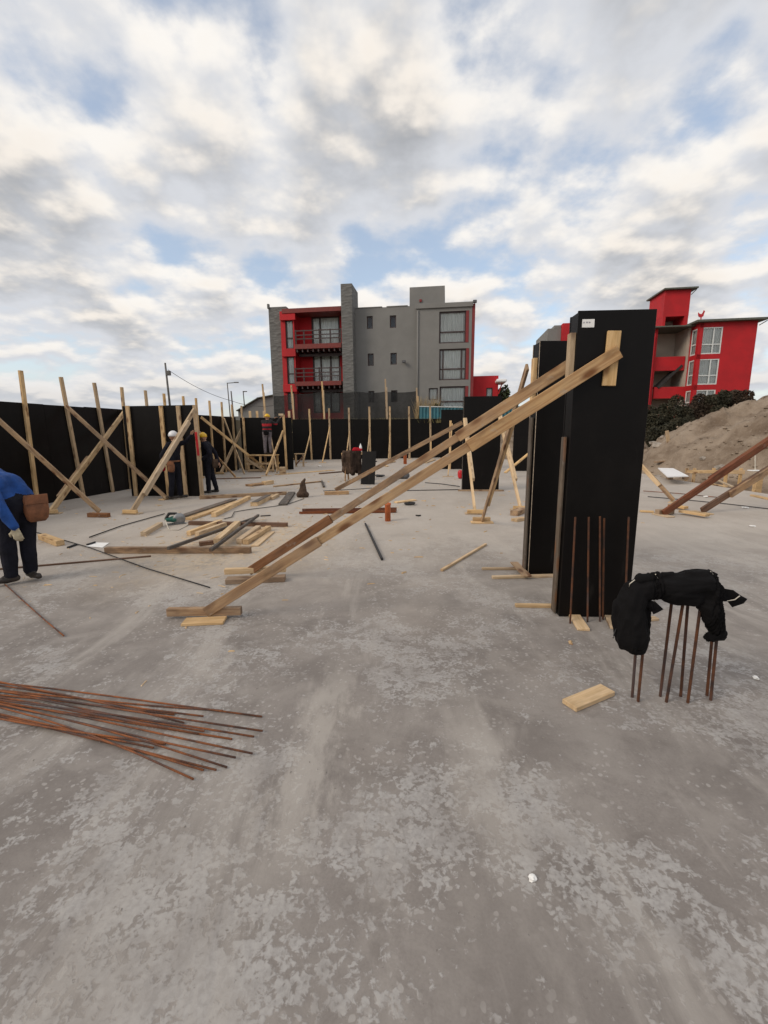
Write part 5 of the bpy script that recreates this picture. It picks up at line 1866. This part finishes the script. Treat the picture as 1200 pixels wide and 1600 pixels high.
flap([(1122, 918, -0.05), (1146, 922, -0.06), (1157, 930, -0.05), (1154, 937, -0.06), (1133, 940, -0.07), (1122, 938, -0.05)])
flap([(1136, 939, -0.06), (1154, 935, -0.07), (1157, 930, -0.06), (1168, 936, -0.05), (1162, 943, -0.06), (1144, 949, -0.06)])
flap([(1016, 938, -0.09), (1024, 940, -0.10), (1037, 952, -0.09), (1028, 957, -0.10), (1021, 960, -0.10), (1015, 950, -0.09)])
flap([(1105, 990, -0.10), (1122, 994, -0.11), (1133, 984, -0.10), (1136, 996, -0.10), (1132, 1001, -0.11), (1110, 1002, -0.10)])
tube('draw_cord', [jp(963, 982, -0.08), jp(959, 992, -0.09), jp(958, 997, -0.09)], 0.004, black_rub, jk, 6)

# ------------------------------------------------------------------ sawhorse with coats, sheet, bottle; sacks and bags
sa, sb = G(541, 751), G(566, 748)
sa, sb = sa + W * 0.1, sb + W * 0.1
o = thing('sawhorse', 'timber sawhorse under the hanging coats in the middle distance', 'sawhorse', sa, (1, 0, 0))
board('top_beam', sa - U * 0.15 + Z * 0.92, sb + U * 0.05 + Z * 0.92, 0.09, 0.09, pine, o)
for q in (sa, sb - U * 0.1):
    for dy in (-0.28, 0.28):
        board('leg', q + W * dy, q + W * dy * 0.15 + Z * 0.9, 0.08, 0.04, pine_grey, o, up=U)


def coat(label, p, w, h, mat, seed, name='coat'):
    p = V(p)
    rnd = random.Random(seed)
    cs = []
    for s_ in (-1, 1):
        for k in range(3):
            x = (k - 1) * w * 0.34
            cs.append((p + V((x * 0.8, s_ * 0.05, 0.0)), 0.065, p + V((x * 1.1, s_ * 0.14, -h * rnd.uniform(0.8, 1.0))), 0.06 + rnd.uniform(0, 0.03), 0))
    cs.append((p + V((-w * 0.35, 0, 0.01)), 0.075, p + V((w * 0.35, 0, 0.01)), 0.075, 0))
    cs.append((p + V((-w * 0.45, -0.13, -0.05)), 0.06, p + V((-w * 0.52, -0.17, -h * 0.6)), 0.045, 0))
    t_ = blob(name, cs, [mat], None, None, 0.016, 5, 0.018, 5.0, seed)
    return tag(t_, label, 'coat', 'coats on the sawhorse')


coat('brown coat hanging over the left end of the sawhorse', sa + Z * 0.97 + U * 0.04, 0.30, 0.72, cloth_brown, 1)
coat('darker brown coat hanging over the middle of the sawhorse', sa + Z * 0.97 + U * 0.36, 0.32, 0.72, plain('dark_brown_cloth', (0.035, 0.024, 0.019), 0.95, 0.4, 5, spec=0.1), 2)
ls = G(574, 757)
Mx = frame(ls - U * 0.22, U, V((0.25, 0.35, 1)))
tag(box('plywood_offcut', (0, -0.009, 0), (0.46, 0.009, 1.12), ply, None, Mx, 0.002), 'black plywood offcut leaning against the right end of the sawhorse', 'plywood')
bt = sb + Z * 0.966 - U * 0.06
o = thing('spray_bottle', 'white pointed bottle with a red label standing on the sawhorse', 'bottle', bt)
lathe('bottle', [(0.05, 0), (0.052, 0.01), (0.052, 0.17), (0.045, 0.20), (0.018, 0.27), (0.012, 0.30)], white_sheet, o, Matrix.Translation(bt), 16)
lathe('label', [(0.0535, 0.04), (0.0535, 0.13)], red_paint, o, Matrix.Translation(bt), 16)
tag(blob('cap', [(sa + U * 0.30 + Z * 1.09, 0.07, sa + U * 0.44 + Z * 1.09, 0.06, 0), (sa + U * 0.25 + Z * 1.06 - W * 0.05, 0.04, sa + U * 0.5 + Z * 1.06, 0.05, 0)], [cloth_red], None, None, 0.015, 3), 'dark red cap lying on the sawhorse beside the bottle', 'cap')
bp = G(472, 777)
tag(blob('brown_sack', [(bp + V((-0.06, 0, 0.07)), 0.085, bp + V((0.09, 0, 0.07)), 0.09, 0), (bp + V((0.02, 0, 0.1)), 0.12, bp + V((0.03, 0.02, 0.40)), 0.05, 0), (bp + V((0.03, 0.02, 0.40)), 0.05, bp + V((0.08, 0.0, 0.47)), 0.03, 0)], [cloth_brown], None, None, 0.014, 3, 0.018, 9.0, 4), 'brown sack standing upright on the floor beyond the timber', 'sack')
bp = G(631, 748)
tag(blob('grey_bag', [(bp + V((-0.12, 0, 0.12)), 0.12, bp + V((0.10, 0, 0.12)), 0.12, 0), (bp + V((-0.08, 0, 0.25)), 0.10, bp + V((0.08, 0, 0.38)), 0.09, 0)], [glass_dark], None, None, 0.02, 3, 0.02, 6.0, 5), 'dark grey tool bag partly behind the long braces', 'bag')
bp = G(633, 725)
tag(lathe('warning_stub', [(0.09, 0), (0.09, 0.55), (0.11, 0.56), (0.11, 0.66), (0.05, 0.67)], orange, None, Matrix.Translation(bp), 14), 'orange-red pipe stub near the far wall, right of the grey bag', 'pipe')
bp = G(719, 748)
tag(blob('red_bucket', [(bp + Z * 0.08, 0.09, bp + Z * 0.22, 0.10, 0)], [red_paint], None, None, 0.02, 2), 'small red can at the left foot of the farthest column', 'can')
for (px, py, r_, lb, mt) in ((585, 722, 0.18, 'dark blue cloth dropped at the far wall, right of the sawhorse', cloth_navy), (593, 745, 0.2, 'dark coil of hose on the floor right of the sawhorse', black_rub), (604, 729, 0.13, 'pale heap of shavings in front of the far wall', pine_pale), (500, 729, 0.12, 'small white heap at the foot of the second far prop', paper)):
    crumple(lb, px, py, r_, px, mt, 'dropped_cloth' if mt is cloth_navy else ('hose_coil' if mt is black_rub else 'shavings'), 0.3)
tag(box('crate', (-0.12, -0.1, 0), (0.12, 0.1, 0.3), pine, None, Matrix.Translation(G(442, 741)), 0.01), 'small wooden block standing at the foot of the bent stud', 'block')
o = thing('step_stool', 'low timber frame beside the far panel, left of the first far prop', 'stool', G(465, 729), U)
q = G(463, 729)
for dx in (0, 0.38):
    board('leg', q + U * dx, q + U * dx + Z * 0.62, 0.08, 0.06, pine, o, up=-W)
board('top', q - U * 0.05 + Z * 0.64, q + U * 0.45 + Z * 0.64, 0.2, 0.04, pine, o)
board('brace', q + Z * 0.1 - W * 0.05, q + U * 0.38 + Z * 0.5 - W * 0.05, 0.07, 0.025, brown, o, up=-W)

# circular saw
sp_w = G(275, 819)
o = thing('circular_saw', 'green and grey circular saw with its cord on the floor', 'circular saw', sp_w, V((0.75, 0.5, 0)))
Ms = WM[o.name]
box('base_plate', (-0.15, -0.07, 0.012), (0.17, 0.07, 0.018), steel, o, Ms, 0.002)
Mg = Ms @ Matrix.Translation((0.06, -0.02, 0.10)) @ Matrix.Rotation(math.pi / 2, 4, 'X')
lathe('blade_guard', [(0.02, -0.02), (0.105, -0.02), (0.11, 0.0), (0.105, 0.025), (0.02, 0.03)], steel, o, Mg, 24)
blob('motor_housing', [(V((-0.02, 0.0, 0.09)), 0.06, V((-0.04, 0.10, 0.09)), 0.055, 0), (V((-0.02, 0.0, 0.09)), 0.05, V((-0.14, 0.02, 0.10)), 0.045, 0), (V((-0.02, 0.0, 0.12)), 0.045, V((0.04, 0.0, 0.16)), 0.035, 0)], [green_tool], o, Ms, 0.01, 3)
blob('handle', [(V((-0.16, 0.02, 0.12)), 0.026, V((-0.10, 0.01, 0.21)), 0.026, 0), (V((-0.10, 0.01, 0.21)), 0.026, V((0.02, 0.0, 0.20)), 0.024, 0)], [black_rub], o, Ms, 0.009, 3)
tube('cord', [Ms @ V((-0.17, 0.0, 0.1)), G(262, 824) + Z * 0.01, G(264, 828) + Z * 0.01, G(278, 829) + Z * 0.01, G(290, 823) + Z * 0.01, G(298, 818) + Z * 0.01], 0.008, piping, o, 6)

# ------------------------------------------------------------------ right-hand edge of the slab
zz = 0.26
pq = [G(1028, 731, zz), G(1052, 731.5, zz), G(1076, 743.5, zz), G(1043, 744.5, zz)]
bm = bmesh.new()
tv = [bm.verts.new(p) for p in pq]
bv = [bm.verts.new(p - Z * 0.03) for p in pq]
bm.faces.new(tv)
bm.faces.new(bv[::-1])
for i in range(4):
    bm.faces.new((tv[(i + 1) % 4], tv[i], bv[i], bv[(i + 1) % 4]))
bmesh.ops.recalc_face_normals(bm, faces=bm.faces)
o = tag(mesh_obj('white_board', bm, white_sheet), 'white board lying on blocks at the edge of the slab', 'board')
for k, (px, py) in enumerate(((1046, 749), (1071, 749))):
    q = G(px, py)
    tag(box('support_block', (-0.08, -0.06, 0), (0.08, 0.06, 0.225), pine_grey, None, Matrix.Translation(q), 0.004), ('left' if k == 0 else 'right') + ' timber block under the white board', 'block')


def edge_form(label, a, b, Y0, Y1, w, stakes):
    p, q = PY(*a, Y0), PY(*b, Y1)
    o_ = thing('edge_form', label, 'edge form', p, (1, 0, 0), 'edge forms at the right of the slab')
    board('form_board', p, q, w, 0.035, pine, o_, up=(0, -1, 0))
    for s_ in stakes:
        c = p.lerp(q, s_)
        board('stake', c + V((0, 0.05, -0.75)), c + V((0, 0.05, 0.12)), 0.09, 0.05, pine, o_, up=(0, -1, 0))


edge_form('yellowish edge form board on stakes between the white board and the dark braces', (1073, 737), (1128, 737), 15.4, 15.0, 0.11, (0.03, 0.25, 0.8))
edge_form('edge form board on stakes between the two brown braces', (1134, 737), (1164, 738), 14.4, 14.1, 0.13, (0.1, 0.85))
lumber('pale stick leaning at the slab edge between the two brown braces', (1117, 752), (1145, 762), 0.08, 0.04, pine_pale, z=0.05, z2=0.0)
lumber('second pale stick at the slab edge between the two brown braces', (1113, 757), (1135, 761), 0.08, 0.03, pine, z=0.0)
lumber('pale plank at the right edge of the picture on the slab', (1175, 775), (1215, 784), 0.1, 0.04, pine)
tag(box('stake', (-0.09, -0.06, -0.4), (0.09, 0.06, 0.42), pine, None, Matrix.Translation(PY(1182, 768, 12.2)), 0.005), 'short thick stake at the slab edge near the right border', 'stake')
p = PY(1043, 722, 19)
tag(board('stake', (p.x, p.y, bank_h(p.x, p.y) - 0.3), PY(1042, 673, 19), 0.13, 0.06, pine, up=(0, -1, 0)), 'tall wooden stake in the sand below the scrub', 'stake')
p = PY(1180, 735, 13.8)
o = thing('marker_rod', 'thin pale rod on a small white plate in front of the sand', 'marker', p)
bar('rod', p, PY(1180, 704, 13.8), 0.016, piping, o)
box('plate', (-0.16, -0.12, -0.02), (0.16, 0.12, 0.01), white_sheet, o, Matrix.Translation(p), 0.01)
rnd = random.Random(11)
for k, (px, py, Y) in enumerate(((1020, 705, 20), (1027, 712, 19.5), (1033, 701, 20.5), (1024, 690, 23), (1032, 680, 24), (1016, 716, 18.5), (1030, 722, 18), (1100, 700, 17), (1130, 712, 16))):
    p = PY(px, py, Y)
    bm = bmesh.new()
    bmesh.ops.create_icosphere(bm, subdivisions=1, radius=rnd.uniform(0.12, 0.28))
    for v in bm.verts:
        v.co *= rnd.uniform(0.7, 1.25)
        v.co.z *= 0.6
    tag(mesh_obj('rubble_stone', bm, stones_m, None, Matrix.Translation((p.x, p.y, bank_h(p.x, p.y) + 0.03))), 'pale lump of rubble on the sandy bank beyond the slab', 'rubble', 'rubble on the sandy bank')
tag(board('plank', PY(1024, 722, 18.5), PY(1040, 720, 18.5), 0.2, 0.05, pine_grey), 'weathered plank on the bank beside the tall stake', 'plank')

# chips, splinters and grit left by the work
rnd = random.Random(21)


def litter(name, label, mat, n, cx, cy, sx, sy, smin, smax, long_=1.0):
    vv, ff = [], []
    for i in range(n):
        x, y = rnd.gauss(cx, sx), rnd.gauss(cy, sy)
        s_ = rnd.uniform(smin, smax)
        a_ = rnd.uniform(0, math.pi)
        L = s_ * rnd.uniform(1.0, long_)
        d, e = V((math.cos(a_), math.sin(a_), 0)) * L, V((-math.sin(a_), math.cos(a_), 0)) * s_ * 0.5
        h = s_ * rnd.uniform(0.25, 0.6)
        b0 = V((x, y, 0.0015))
        k = len(vv)
        vv += [b0 - d - e, b0 + d - e * 0.7, b0 + d * 0.8 + e, b0 - d * 0.9 + e * 0.8, b0 - d * 0.6 + Z * h, b0 + d * 0.5 + Z * h * 0.8]
        ff += [(k, k + 1, k + 5, k + 4), (k + 1, k + 2, k + 5), (k + 2, k + 3, k + 4, k + 5), (k + 3, k, k + 4)]
    return tag(sheet(name, vv, ff, mat), label, 'litter', kind='stuff')


litter('wood_chips', 'wood chips scattered round the cutting place', pine_pale, 420, -2.4, 7.2, 1.2, 1.3, 0.006, 0.02, 3.5)
litter('wood_splinters', 'splinters and offcut chips over the middle of the slab', pine, 300, -1.0, 13.0, 3.5, 4.0, 0.012, 0.035, 3.0)
litter('cement_crumbs', 'small cement crumbs on the slab', plain('cement_crumb', (0.24, 0.215, 0.19), 0.95, 0.3, 20), 420, 0.4, 3.6, 2.4, 1.8, 0.002, 0.0055, 1.4)

# clods and stones strewn over the bank
rnd = random.Random(31)
vv, ff = [], []
for i in range(900):
    x, y = rnd.uniform(10.6, 19.0), rnd.uniform(10.5, 24.0)
    h = bank_h(x, y)
    s_ = rnd.uniform(0.03, 0.10) * (1.8 if rnd.random() < 0.12 else 1.0)
    k = len(vv)
    q = [V((1, 0, 0)), V((-1, 0, 0)), V((0, 1, 0)), V((0, -1, 0)), V((0, 0, 0.8)), V((0, 0, -0.6))]
    vv += [V((x, y, h)) + V((a.x * rnd.uniform(0.6, 1.3), a.y * rnd.uniform(0.6, 1.3), a.z * rnd.uniform(0.6, 1.2))) * s_ for a in q]
    ff += [(k + a, k + b, k + c) for a, b, c in ((0, 2, 4), (2, 1, 4), (1, 3, 4), (3, 0, 4), (2, 0, 5), (1, 2, 5), (3, 1, 5), (0, 3, 5))]
tag(sheet('soil_clods', vv, ff, sand), 'clods and stones strewn over the sandy bank', 'clods', kind='stuff')
